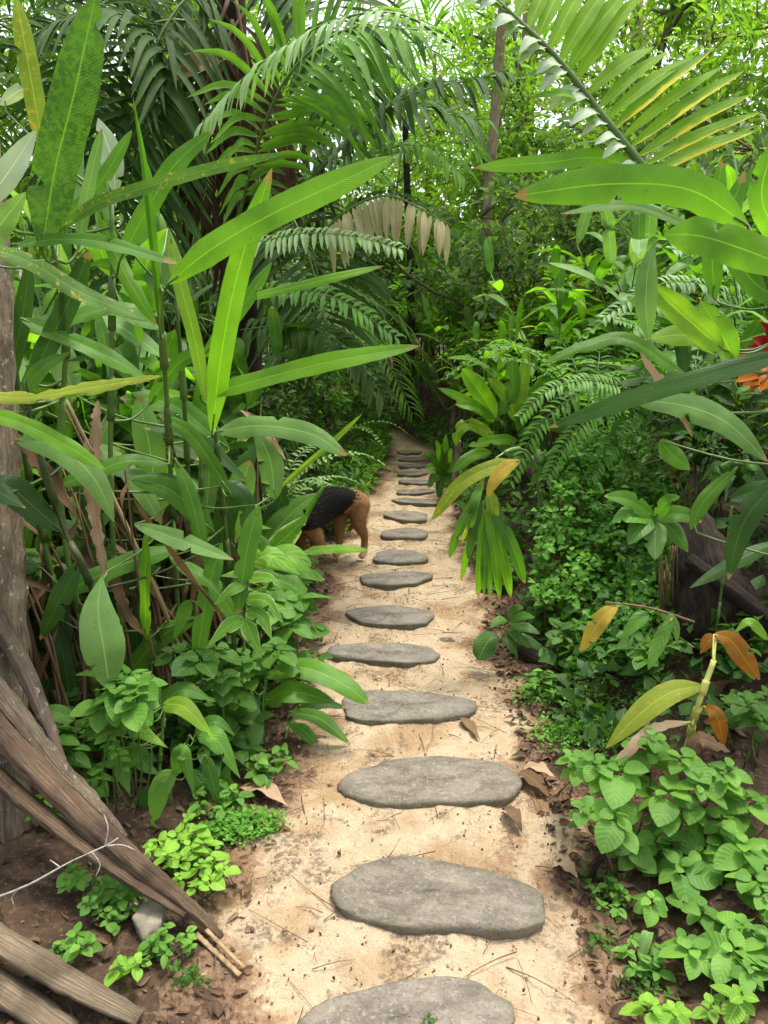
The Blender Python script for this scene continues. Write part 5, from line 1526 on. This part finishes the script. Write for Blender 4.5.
# pale fern-like frond and ferns
def fern_plant(mat, n, L, seed, leaf=.14, w=.024, name='fern'):
    r = np.random.default_rng(seed)
    t = thing(name, 'x', 'fern', (0, 0, 0), 'ferns')
    for k in range(n):
        a = k * 2.39996 + r.normal(0, .2); e = r.uniform(.5, 1.15)
        d = np.array([math.cos(a), math.sin(a), 0]); l = L * r.uniform(.75, 1.1)
        p = [np.array([0, 0, .02]), d * l * .3 + [0, 0, l * .55 * math.sin(e)], d * l * .7 + [0, 0, l * .68 * math.sin(e)], d * l * 1.02 + [0, 0, l * .45 * math.sin(e)]]
        frond(t, p, M[mat], 24, leaf, w, .25, .3, seed=seed * 40 + k, nseg=4, rach_r=.004, prof=lambda q: (1 - q) ** .7 * min(1, q * 5 + .4), rmat='stem')
    note_kids(t)
    return t


used = set()


def put(proto, x, y, label, rz=None, s=1.0, group=None, dz=-.02, sz=None, tilt=(0, 0)):
    rz = random.uniform(0, 6.28) if rz is None else rz
    if proto.name not in used:
        used.add(proto.name)
        proto.location = gz(x, y, dz); proto.rotation_euler = (tilt[0], tilt[1], rz); proto.scale = (s, s, sz or s)
        proto['label'] = label
        if group: proto['group'] = group
        return proto
    return dup(proto, gz(x, y, dz), rz, s, label, group, sz, tilt)


fernA, fernB = fern_plant('fern', 11, .95, 71), fern_plant('fern_pale', 9, .9, 72, .13)
put(fernB, -.75, 4.95, 'pale fern arching behind the long level ginger leaves at the left', 2.0, 1.0)
put(fernA, 1.25, 4.6, 'bright fern hanging over the bank right of the yellowish leaf', 2.6, 1.15, dz=.25)
put(fernA, 1.75, 4.1, 'bright fern on top of the bank behind the long dark blade', 1.0, 1.2, dz=.25)
put(fernB, 2.35, 4.9, 'pale fern at the right behind the folded lime leaf', .5, 1.3, dz=.3)
put(fernA, 2.6, 4.2, 'bright fern at the right edge above the orange flower', 4.0, 1.4, dz=.6)
put(fernA, -.55, 6.6, 'fern at the left verge beside the shrubs behind the dog', 3.0, .8)
put(fernB, -1.5, 5.8, 'pale fern in the dark beside the palm trunk', 1.2, 1.1, dz=.6)

# long pale fern leaf hanging in front of the palm
PF = thing('fern', 'long pale fern frond hanging level above the trail from the left', 'fern', gz(-.9, 4.2), 'ferns')
mb = MB(); tube(mb, [gz(-.9, 4.2), W(225, 420, 4.0), W(230, 290, 3.9), W(250, 245, 3.8)], .008, .005, 6); mb.build('stem', M['stem_brown'], PF)
frond(PF, [W(250, 245, 3.8), W(300, 234, 3.7), W(350, 236, 3.65), W(404, 250, 3.6)], M['fern_pale'], 26, .15, .022, .5, .35, (0, -.5, .9), .004, seed=73, prof=lambda q: 1 - .55 * q, start=.02, nseg=5)
frond(PF, [W(232, 300, 3.9), W(290, 290, 3.8), W(340, 300, 3.7), W(400, 340, 3.7)], M['fern'], 26, .17, .024, .4, .35, (0, -.5, .9), .004, seed=74, prof=lambda q: 1 - .55 * q, start=.02, nseg=5)
frond(PF, [W(240, 330, 3.95), W(300, 325, 3.9), W(350, 350, 3.8), W(385, 400, 3.8)], M['palm'], 24, .2, .03, .5, .35, (0, -.5, .9), .004, seed=75, prof=lambda q: 1 - .45 * q, start=.02, nseg=5)



PG = thing('fern', 'bright fern drooping over the bank between the yellowish leaf and the long dark blade', 'fern', gz(1.25, 3.75), 'ferns')
mb = MB(); tube(mb, [gz(1.25, 3.75), W(632, 420, 3.6), W(640, 385, 3.6)], .006, .004, 6); mb.build('stem', M['stem_brown'], PG)
for k, pp in enumerate([((640, 385), (585, 392), (540, 425), (508, 486)), ((640, 390), (600, 410), (568, 440), (545, 482)), ((635, 392), (590, 380), (548, 390), (518, 420)), ((640, 385), (650, 360), (640, 330), (612, 318)), ((640, 388), (665, 370), (700, 365), (735, 390)), ((638, 392), (625, 430), (605, 455), (590, 478))]):
    frond(PG, [W(p[0], p[1], 3.6 - .05 * i) for i, p in enumerate(pp)], M['fern'], 26, .11, .017, .35, .35, (0, -.5, .9), .0035, seed=170 + k, prof=lambda q: 1 - .6 * q, start=.06, nseg=4)
PH = thing('fern', 'pale fern at the right behind the hanging pale heliconia leaf', 'fern', gz(1.75, 3.6), 'ferns')
mb = MB(); tube(mb, [gz(1.75, 3.6), W(735, 330, 3.5), W(738, 300, 3.5)], .006, .004, 6); mb.build('stem', M['stem_brown'], PH)
for k, pp in enumerate([((738, 300), (700, 284), (655, 286), (600, 320)), ((738, 302), (715, 310), (680, 320), (640, 350)), ((738, 300), (730, 270), (700, 250), (670, 250)), ((738, 300), (760, 280), (780, 290), (800, 320))]):
    frond(PH, [W(p[0], p[1], 3.5 - .05 * i) for i, p in enumerate(pp)], M['fern_pale' if k % 2 == 0 else 'fern'], 26, .12, .018, .35, .35, (0, -.5, .9), .0035, seed=180 + k, prof=lambda q: 1 - .6 * q, start=.06, nseg=4)

# ================================================================== SHRUBS, CANES AND TREES OF THE BACKGROUND
def shrub_proto(name, cat, mat, h, rad, nclump, nleaf, lsize, seed, shape='ovate', aspect=.5, group='shrubs', stem_mat='stem_brown', bottom=.05, up=.6, crad=.13):
    r = np.random.default_rng(seed)
    t = thing(name, 'x', cat, (0, 0, 0), group)
    tp = template(shape, 4, 2, .28, .45, .06)
    st_, lv = MB(), MB()
    stems = []
    for k in range(7):
        a = k * .9 + r.uniform(0, .5)
        e = np.array([math.cos(a) * rad * .65, math.sin(a) * rad * .65, h * r.uniform(.65, .95)])
        m_ = e * [.35, .35, .5] + r.normal(0, .04, 3)
        tube(st_, [(0, 0, 0), m_, e], .012 * h, .004, 6, 10, r.uniform())
        stems.append(spline([(0, 0, 0), m_, e], 12))
    SP = np.concatenate(stems)
    pos, dirs, ups, ln = [], [], [], []
    for k in range(nclump):
        d = rdir_r(r); d[2] = abs(d[2]) * 1.0 if r.uniform() < .8 else d[2]
        q = r.uniform(.45, 1.0) ** .6
        # lumpy outline
        lum = 1 + .25 * math.sin(3 * math.atan2(d[1], d[0]) + seed) + .2 * math.sin(5 * d[2] + seed * 2)
        c = np.array([d[0] * rad * q * lum, d[1] * rad * q * lum, h * (bottom + .5 * (1 - bottom) + d[2] * .5 * q * lum * (1 - bottom))])
        if c[2] < .06: c[2] = r.uniform(.06, .3) * h
        s = SP[np.argmin(np.linalg.norm(SP - c, axis=1) + .3 * np.maximum(0, SP[:, 2] - c[2]))]
        tube(st_, [s, (s + c) / 2 + r.normal(0, .02, 3), c], .004 * h + .001, .0015, 4, 4, r.uniform())
        out = nrm(c - np.array([0, 0, h * .35]))
        for j in range(nleaf):
            a = rdir_r(r)
            pos.append(c + a * crad * rad * r.uniform(.1, 1)); dirs.append(a * .9 + out * .6 + [0, 0, .0]); ups.append(np.array([0, 0, up]) + r.normal(0, .3, 3) + out * .25)
            ln.append(lsize * r.uniform(.65, 1.2))
    ln = np.array(ln)
    scatter(lv, tp, pos, np.array(dirs), np.array(ups), ln, ln * aspect)
    st_.build('stem', M[stem_mat], t)
    lv.build('foliage', M[mat], t)
    note_kids(t)
    return t


def rdir_r(r):
    d = r.normal(0, 1, 3)
    return d / np.linalg.norm(d)


def cane_proto(mat, mat2, nst, h, L, w, seed, name='ginger_plant', cat='plant', group='gingers in the background', spread=.22, dry=4, shape='strap'):
    r = np.random.default_rng(seed)
    t = thing(name, 'x', cat, (0, 0, 0), group)
    lv, st_ = MB(), MB()
    for k in range(nst):
        a = r.uniform(0, 6.28)
        b = np.array([r.normal(0, spread * .5), r.normal(0, spread * .5), 0])
        hh = h * r.uniform(.6, 1.05)
        top = b + np.array([math.cos(a) * hh * r.uniform(.1, .45), math.sin(a) * hh * r.uniform(.1, .45), hh])
        m_ = b * .5 + top * .5 + np.array([0, 0, .08 * hh]) - np.array([math.cos(a), math.sin(a), 0]) * hh * .08
        P = spline([b, m_, top], 20)
        tube(st_, [b, m_, top], .009, .004, 6, 12, r.uniform())
        nl = int(r.integers(7, 11))
        T = nrm(P[-1] - P[-4])
        ax = r.uniform(0, 6.28)
        for j in range(nl):
            i = int(6 + 14 * (j / (nl - 1)))
            s = 1 if j % 2 else -1
            az = ax + (0 if s > 0 else PI) + r.normal(0, .5)
            l = L * r.uniform(.7, 1.15) * (.75 + .25 * math.sin(PI * j / nl))
            d = np.array([math.cos(az), math.sin(az), r.uniform(.3, .9)])
            if j == nl - 1: d = np.array([math.cos(az) * .3, math.sin(az) * .3, 1.2])
            d = nrm(d)
            p0 = P[min(i, 20)]
            p1 = p0 + d * l * .5
            p2 = p0 + d * l + np.array([0, 0, -r.uniform(.15, .5) * l])
            blade(lv, [p0, p1, p2], w * r.uniform(.8, 1.15), np.array([0, 0, 1.]) + r.normal(0, .25, 3) - d * .3, shape, .3, 9, 4, 0, .06, r.uniform(), int(r.uniform() < .35), r.normal(0, .25), .1)
    for k in range(dry):
        p = np.array([r.normal(0, spread), r.normal(0, spread), h * r.uniform(.2, .6)])
        e = p + np.array([r.normal(0, .1), r.normal(0, .1), -h * r.uniform(.2, .35)])
        blade(lv, [p, (p + e) / 2 + r.normal(0, .05, 3), e], w * .7, r.normal(0, 1, 3), 'lance', .5, 8, 3, 0, .25, r.uniform(), 2, r.normal(0, 1))
    st_.build('stem', M['stem'], t)
    lv.build('foliage', [M[mat], M[mat2], M['dry']], t)
    note_kids(t)
    return t


def tree_proto(mat, h, crown_r, crown_z, nclump, nleaf, lsize, seed, bark='bark', trunk_r=.12, name='tree', aspect=.45, crad=.42, low=.25):
    r = np.random.default_rng(seed)
    t = thing(name, 'x', 'tree', (0, 0, 0), 'trees behind the shrubs')
    tr_, cr_ = MB(), MB()
    top = np.array([r.normal(0, .25), r.normal(0, .25), h * .92])
    mid = np.array([r.normal(0, .15), r.normal(0, .15), h * .5])
    tube(tr_, [(0, 0, -.2), mid * [.5, .5, .5], mid, top], trunk_r, trunk_r * .25, 12, 24, .5, 0, True, .1)
    P = spline([(0, 0, 0), mid, top], 30)
    nodes = []
    for k in range(11):
        i = int(30 * (low + (1 - low) * (k / 11)))
        a = k * 2.4 + r.normal(0, .3)
        l = crown_r * r.uniform(.6, 1.05) * (1 - .35 * abs(k / 11 - .35))
        e = P[i] + np.array([math.cos(a) * l, math.sin(a) * l, l * r.uniform(.05, .5)])
        m_ = (P[i] + e) / 2 + np.array([0, 0, .1 * l]) + r.normal(0, .08, 3)
        tube(tr_, [P[i], m_, e], trunk_r * .35, trunk_r * .08, 6, 8)
        nodes.append(spline([P[i], m_, e], 10))
    SP = np.concatenate(nodes + [P[18:]])
    tp = template('ovate', 3, 2, .3, .4, .05)
    pos, dirs, ups, ln = [], [], [], []
    for k in range(nclump):
        s = SP[r.integers(len(SP))]
        c = s + rdir_r(r) * np.array([1, 1, .7]) * crown_r * .33 * r.uniform(.3, 1)
        tube(tr_, [s, (s + c) / 2 + r.normal(0, .04, 3), c], .012, .004, 4, 3)
        out = nrm(c - np.array([0, 0, crown_z]))
        for j in range(nleaf):
            a = rdir_r(r)
            pos.append(c + a * np.array([1, 1, .6]) * crad * r.uniform(.05, 1)); dirs.append(a + out * .5 - [0, 0, .25]); ups.append(np.array([0, 0, 1.]) + r.normal(0, .45, 3)); ln.append(lsize * r.uniform(.6, 1.25))
    ln = np.array(ln)
    scatter(cr_, tp, pos, np.array(dirs), np.array(ups), ln, ln * aspect)
    tr_.build('trunk', M[bark], t)
    cr_.build('crown', M[mat], t)
    note_kids(t)
    return t


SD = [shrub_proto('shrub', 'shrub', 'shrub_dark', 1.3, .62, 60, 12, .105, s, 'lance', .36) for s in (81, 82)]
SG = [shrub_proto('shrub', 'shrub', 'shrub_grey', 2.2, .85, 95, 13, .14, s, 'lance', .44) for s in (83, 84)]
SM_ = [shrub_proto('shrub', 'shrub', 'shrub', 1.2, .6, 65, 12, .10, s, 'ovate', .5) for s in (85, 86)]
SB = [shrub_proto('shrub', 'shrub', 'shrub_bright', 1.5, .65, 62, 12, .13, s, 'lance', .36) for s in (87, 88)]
CN = [cane_proto('ginger_bright', 'ginger', 9, 1.5, .52, .085, 91), cane_proto('ginger', 'ginger_pale', 10, 1.9, .62, .10, 92), cane_proto('ginger_dark', 'ginger', 9, 1.7, .6, .10, 93)]
BL = [cane_proto('shrub', 'shrub_grey', 8, 1.0, .42, .17, 95, 'broadleaf_plant', 'plant', 'broad leaved plants in the background', .25, 1, 'ovate')]
TB = [tree_proto('tree_bright', 7.5, 2.1, 4.5, 190, 22, .17, s) for s in (101, 102)]
TM = [tree_proto('tree_mid', 7.0, 2.0, 4.2, 190, 22, .16, 103)]
TY = [tree_proto('tree_yellow', 6.0, 1.8, 3.6, 160, 22, .15, 104)]
TS = [tree_proto('tree_bright', 4.2, 1.2, 2.5, 130, 20, .13, 105, 'bark_pale', .05, 'small_tree')]


def herb_proto(mat, n, rad, hgt, leaf, seed):
    r = np.random.default_rng(seed)
    t = thing('soft_herb', 'x', 'herb', (0, 0, 0), 'low herbs along the trail')
    tp = template('oval', 5, 2, .15, .35, .1)
    st_, lv = MB(), MB()
    for k in range(n):
        a, q = r.uniform(0, 6.28), rad * math.sqrt(r.uniform())
        p = np.array([math.cos(a) * q, math.sin(a) * q, hgt * r.uniform(.35, 1) * (1 - .4 * q / rad)])
        tube(st_, [(p[0] * .3, p[1] * .3, -.02), p * [.7, .7, .5], p], .0028, .0015, 5, 5, r.uniform())
        m_ = int(r.integers(4, 7)); pos, dirs, ups, ln = [], [], [], []
        for j in range(m_ + 3):
            b = r.uniform(0, 6.28)
            pos.append(p * ([1, 1, 1] if j < m_ else [.8, .8, r.uniform(.4, .8)])); dirs.append((math.cos(b), math.sin(b), r.normal(0, .25))); ups.append((r.normal(0, .3), r.normal(0, .3), 1)); ln.append(leaf * r.uniform(.55, 1.25))
        ln = np.array(ln); scatter(lv, tp, pos, np.array(dirs), np.array(ups), ln, ln * r.uniform(.45, .7, len(ln)))
    st_.build('stem', M['stem'], t); lv.build('foliage', M[mat], t)
    note_kids(t)
    return t


HA, HB, HC = herb_proto('broad', 12, .16, .30, .095, 401), herb_proto('herb', 9, .11, .16, .06, 402), herb_proto('shrub', 12, .18, .34, .085, 403)
for (pr, px, py, s, lab) in [
    (HA, 95, 800, .8, 'leafy herb in the gap between the split log and the low shrub'), (HC, 225, 768, .75, 'leafy herb at the trail edge left of the pale curled dead leaf'),
    (HA, 205, 745, .9, 'broad leaved herb behind the drooping lime leaf'), (HC, 288, 690, .8, 'dark herb behind the low ginger at the trail edge'),
    (HB, 268, 775, .8, 'small herb between the hanging pale leaf and the sand'), (HA, 292, 640, .9, 'leafy herb at the trail edge level with the fifth slab'),
    (HC, 140, 770, .9, 'dark herb under the low quilted shrub'), (HA, 250, 705, .8, 'leafy herb around the stems of the low ginger'),
    (HB, 62, 832, .7, 'small herb squeezed between the dead trunk and the split log'), (HB, 215, 815, .7, 'small herb just above the bright lime herb'),
    (HC, 305, 600, .8, 'dark herb at the trail edge in front of the dog'), (HB, 175, 955, .5, 'tiny herb on the soil left of the dry canes'),
    (HB, 548, 705, .8, 'small herb on the right verge level with the fourth slab'), (HC, 575, 690, .8, 'dark herb at the foot of the vine mound'),
    (HA, 640, 715, .8, 'leafy herb behind the yellow green withering leaf'), (HC, 735, 735, .8, 'dark herb right of the pale cane'),
    (HA, 545, 640, .7, 'leafy herb in the dark hollow of the bank'), (HB, 610, 905, .5, 'tiny herb left of the bright herb on dark soil'),
    (HB, 745, 985, .7, 'small herb under the bright herb near the bottom right corner'), (HB, 640, 965, .5, 'tiny herb beside the standing pale green fallen leaf'),
    (HA, 500, 590, .55, 'leafy herb under the fan of hanging leaflets'), (HC, 480, 535, .6, 'dark herb at the right verge behind the fan of hanging leaflets'),
    (HB, 120, 925, .45, 'tiny herb left of the grey rock'), (HB, 60, 985, .4, 'tiny herb in the crack above the mossy plank'),
]:
    g = G(px, py)
    put(pr, g[0], g[1], lab, None, s, 'low herbs along the trail', 0)

# --- left side, from the dog to the far bend
for (pr, x, y, s, lab) in [
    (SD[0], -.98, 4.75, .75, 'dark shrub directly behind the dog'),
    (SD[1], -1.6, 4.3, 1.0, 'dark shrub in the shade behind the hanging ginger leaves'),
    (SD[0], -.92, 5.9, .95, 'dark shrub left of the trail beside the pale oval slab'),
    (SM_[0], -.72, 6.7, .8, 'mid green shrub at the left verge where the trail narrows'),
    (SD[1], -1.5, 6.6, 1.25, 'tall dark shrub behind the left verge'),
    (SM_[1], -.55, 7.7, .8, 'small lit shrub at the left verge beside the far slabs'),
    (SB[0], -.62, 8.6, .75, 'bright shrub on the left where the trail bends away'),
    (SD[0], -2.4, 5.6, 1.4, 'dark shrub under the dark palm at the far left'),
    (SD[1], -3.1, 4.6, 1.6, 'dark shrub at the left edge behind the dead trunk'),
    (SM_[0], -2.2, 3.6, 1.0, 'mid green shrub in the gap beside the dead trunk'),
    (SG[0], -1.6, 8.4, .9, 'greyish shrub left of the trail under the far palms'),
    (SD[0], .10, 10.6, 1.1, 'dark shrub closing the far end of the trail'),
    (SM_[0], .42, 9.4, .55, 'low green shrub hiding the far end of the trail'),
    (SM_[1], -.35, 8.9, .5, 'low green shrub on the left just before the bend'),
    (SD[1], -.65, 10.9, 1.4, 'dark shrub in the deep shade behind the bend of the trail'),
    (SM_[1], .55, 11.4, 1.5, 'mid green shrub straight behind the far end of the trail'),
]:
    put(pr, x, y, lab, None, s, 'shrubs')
for (pr, x, y, s, lab) in [
    (CN[2], -1.75, 3.0, 1.0, 'dark leaved ginger behind the dead trunk'),
    (CN[1], -1.35, 3.5, 1.0, 'ginger with pale leaves behind the spear leaf'),
    (CN[2], -1.0, 3.75, .85, 'shaded ginger between the green stems and the dog'),
    (CN[1], -2.3, 3.2, 1.15, 'tall ginger at the left edge behind the silver backed leaves'),
    (CN[2], -1.7, 5.0, 1.0, 'dark ginger under the palm fronds on the left'),
    (CN[0], -.78, 7.3, .6, 'small lit ginger at the left verge near the far slabs'),
    (CN[0], -1.15, 2.95, .9, 'bright ginger in the middle of the left clump'),
    (CN[2], -.85, 3.3, .8, 'dark ginger just behind the stems of the long level leaves'),
    (CN[0], -1.65, 2.6, 1.05, 'bright ginger at the left edge behind the lichened trunk'),
    (CN[1], -1.35, 2.85, .75, 'pale leaved ginger low behind the brown dead stalks'),
]:
    put(pr, x, y, lab, None, s, 'gingers in the background')
for (pr, x, y, s, lab) in [(BL[0], -1.05, 3.25, .75, 'broad leaved plant in the shade of the left gingers'), (BL[0], -1.3, 2.55, .6, 'broad leaved plant low beside the dead trunk'), (BL[0], -.95, 4.2, .8, 'broad leaved plant at the head of the dog')]:
    put(pr, x, y, lab, None, s, 'broad leaved plants in the background')

# --- right side
for (pr, x, y, s, lab) in [
    (CN[0], .92, 6.3, .72, 'bright ginger at the right verge where the trail narrows'),
    (CN[0], 1.25, 5.6, .85, 'bright ginger above the yellowing drooping one'),
    (CN[1], 1.75, 5.4, .95, 'ginger on the bank behind the bright fern'),
    (CN[0], .85, 7.5, .8, 'lit ginger on the right of the far slabs'),
    (CN[1], 2.4, 3.6, 1.0, 'ginger at the right edge behind the flower'),
    (CN[0], 2.7, 5.4, 1.1, 'tall bright ginger behind the right heliconia'),
    (CN[2], 1.55, 3.5, .6, 'dark ginger low on the bank behind the vines'),
    (CN[1], 1.85, 2.9, .7, 'ginger behind the rotten stump'),
]:
    put(pr, x, y, lab, None, s, 'gingers in the background')
for (pr, x, y, s, lab) in [
    (SB[1], 1.35, 7.0, .8, 'yellow green shrub right of the trail behind the bright ginger'),
    (SM_[0], 1.55, 4.75, .6, 'small green shrub on the bank among the ferns'),
    (SG[0], 1.40, 7.5, .95, 'grey green shrub right of the thin trunk'),
    (SG[1], 2.15, 6.9, .98, 'grey green shrub in the middle of the right background'),
    (SG[0], 3.1, 7.4, 1.1, 'grey green shrub behind the hanging pale leaf'),
    (SB[0], 2.0, 6.2, .95, 'bright shrub under the grey green ones'),
    (SB[1], 3.0, 5.9, 1.0, 'bright shrub at the right behind the folded lime leaf'),
    (SG[1], .95, 9.0, .85, 'grey green shrub behind the far slabs on the right'),
    (SB[0], 3.9, 6.6, 1.3, 'tall bright shrub at the right edge'),
    (SM_[1], 1.05, 3.95, .5, 'low dark green shrub in the hollow under the drooping leaves'),
    (SD[0], 1.35, 3.25, .5, 'dark shrub at the back of the vine mound'),
    (SD[1], 1.75, 2.5, .6, 'dark shrub at the right edge behind the stump'),
    (SM_[0], 2.1, 3.1, .8, 'green shrub at the right edge under the heliconia'),
    (SG[1], 4.0, 8.6, 1.3, 'tall grey green shrub far right'),
    (SB[1], 1.9, 9.6, 1.2, 'bright shrub behind the grey green ones'),
    (SM_[1], 2.9, 9.0, 1.7, 'tall green shrub in the right background'),
    (SB[0], .80, 10.4, 1.0, 'bright shrub behind the dark reddish trunk'),
    (SB[1], .35, 13.4, 1.7, 'tall bright shrub far beyond the end of the trail'),
    (SB[1], 1.15, 8.6, 1.05, 'bright shrub at the foot of the thin trunk'),
    (SM_[1], -.2, 12.4, 1.6, 'tall green shrub far beyond the bend of the trail'),
    (SB[0], 2.55, 8.0, 1.35, 'tall bright shrub between the grey green ones'),
    (SG[0], .2, 12.0, 1.1, 'grey green shrub beyond the far end of the trail'),
    (SG[1], -1.6, 11.2, 1.3, 'grey green shrub beyond the bend of the trail'),
]:
    put(pr, x, y, lab, None, s, 'shrubs', dz=-.05)
# --- trees
for (pr, x, y, s, lab) in [
    (TB[0], 3.6, 11.5, .9, 'bright leaved tree in the right background'),
    (TB[1], 5.4, 10.5, .95, 'bright leaved tree at the top right corner'),
    (TB[1], 1.7, 13.5, .8, 'bright green tree right of the thin trunk'),
    (TB[0], 2.0, 11.9, .72, 'bright young tree between the thin trunk and the grey trunk'),
    (TY[0], .9, 15.5, 1.0, 'yellowish tree far behind the thin trunk'),
    (TB[0], -1.4, 14.0, .9, 'bright tree seen between the palm fronds'),
    (TM[0], -3.6, 12.0, 1.0, 'mid green tree behind the palm trunk at the left'),
    (TB[1], -6.0, 11.0, 1.0, 'bright tree behind the top left corner'),
    (TM[0], -7.5, 14.5, 1.15, 'mid green tree far left'),
    (TY[0], 4.6, 15.5, 1.1, 'yellowish tree far behind on the right'),
    (TB[1], -3.6, 18.5, 1.2, 'far bright tree behind the arching palm'),
    (TB[1], 7.5, 20.0, 1.3, 'far bright tree at the right edge'),
    (TM[0], -8.5, 20.5, 1.3, 'far tree at the left edge'),
]:
    put(pr, x, y, lab, None, s, 'trees behind the shrubs', dz=-.05)
for (pr, x, y, s, lab) in [(TS[0], 1.35, 10.6, .95, 'slender small tree behind the thin trunked palm'), (TS[0], 4.1, 10.2, 1.05, 'slender small tree behind the torn heliconia leaf'), (TS[0], 2.9, 10.6, .95, 'slender small tree above the grey green shrubs'), (TS[0], 4.6, 8.2, 1.15, 'slender small tree at the right edge'), (TS[0], .35, 12.8, .9, 'slender small tree past the end of the trail'), (TS[0], -2.4, 9.2, 1.0, 'slender small tree behind the left palms')]:
    put(pr, x, y, lab, None, s, 'small trees', dz=-.05)
# bare trunks one can tell apart
def bare_trunk(label, pts, r0, r1, mat):
    mb = MB(); tube(mb, pts, r0, r1, 10, 30, .5, 0, True, .12)
    t = thing('slender_tree', label, 'tree', [float(a) for a in pts[0]], 'slender trunks')
    mb.build('trunk', M[mat], t)
    return t


def gp(px, Y):
    p = W(px, 400, Y); return np.array(gz(p[0], Y, -.05))


bare_trunk('dark reddish trunk standing at the far end of the trail', [gp(410, 9.3), W(410, 380, 9.3), W(411, 300, 9.4), W(405, 120, 9.7)], .055, .035, 'bark_dark')
bare_trunk('leaning bare branch in front of the shade left of the thin trunk', [gp(458, 7.8), W(470, 322, 7.8), W(430, 290, 7.6), W(400, 268, 7.4), W(385, 240, 7.3)], .022, .012, 'bark')
bare_trunk('grey trunk behind the torn heliconia leaf', [gp(535, 12.5), W(532, 300, 12.5), W(528, 120, 12.6), W(530, -40, 12.7)], .11, .09, 'bark_pale')
bare_trunk('pale trunk near the top right behind the leaf strips', [gp(640, 13), W(640, 200, 13), W(636, -40, 13)], .09, .08, 'bark_pale')
bare_trunk('short dead post at the right verge beside the dark oval slab', [gp(456, 5.8), W(456, 470, 5.8), W(458, 440, 5.8)], .028, .024, 'bark_pale')

# far wood: one mass of leaves that closes the view
tpt = template('ovate', 3, 2, .3, .4, .05)
r = np.random.default_rng(301)
pos, dirs, ups, ln = [], [], [], []
for k in range(900):
    a = r.uniform(-.75, .75); R_ = r.uniform(23, 29)
    c = np.array([math.sin(a) * R_, math.cos(a) * R_, r.uniform(.1, 1) * (5.6 + 1.3 * math.sin(9 * a) + 1.1 * math.sin(23 * a + 1))])
    for j in range(16):
        d = rdir_r(r)
        pos.append(c + d * np.array([.8, .8, .5]) * r.uniform(.1, 1)); dirs.append(d - [0, 0, .2]); ups.append(np.array([0, 0, 1.]) + r.normal(0, .4, 3)); ln.append(r.uniform(.22, .45))
mb = MB(); ln = np.array(ln); scatter(mb, tpt, pos, np.array(dirs), np.array(ups), ln, ln * .55)
o = mb.build('far_wood', M['tree_mid']); o['kind'] = 'stuff'

# ================================================================== LIGHT
EL, AZ = math.radians(74), math.radians(50)     # sun high, ahead and to the right
world = bpy.data.worlds.new('World'); scene.world = world
world.use_nodes = True
nt = world.node_tree
nt.nodes.clear()
sky = nt.nodes.new('ShaderNodeTexSky'); sky.sky_type = 'NISHITA'; sky.sun_disc = False
sky.sun_elevation = EL; sky.sun_rotation = AZ
sky.air_density, sky.dust_density, sky.ozone_density = 1.0, 4.0, .6
hs = nt.nodes.new('ShaderNodeHueSaturation'); hs.inputs['Saturation'].default_value = .35
nt.links.new(sky.outputs[0], hs.inputs['Color'])
bg = nt.nodes.new('ShaderNodeBackground'); bg.inputs['Strength'].default_value = .15
nt.links.new(hs.outputs[0], bg.inputs['Color'])
wo = nt.nodes.new('ShaderNodeOutputWorld'); nt.links.new(bg.outputs[0], wo.inputs['Surface'])
sd = bpy.data.lights.new('sun', 'SUN'); sd.energy = 1.5; sd.angle = math.radians(11); sd.color = (1, .93, .80)
so = bpy.data.objects.new('sun', sd); COL.objects.link(so)
dirv = Vector((math.sin(AZ) * math.cos(EL), math.cos(AZ) * math.cos(EL), math.sin(EL)))
so.rotation_euler = dirv.to_track_quat('Z', 'Y').to_euler()
so.location = (4, 6, 14)

scene.view_settings.view_transform = 'Standard'
scene.view_settings.look = 'None'
scene.view_settings.exposure = 1.52
scene.view_settings.gamma = 1
scene.view_settings.use_curve_mapping = False
scene.render.engine = 'CYCLES'
cy = scene.cycles
cy.max_bounces = 7; cy.diffuse_bounces = 4; cy.glossy_bounces = 2; cy.transmission_bounces = 4; cy.transparent_max_bounces = 4
cy.use_denoising = True
cy.sample_clamp_indirect = 6
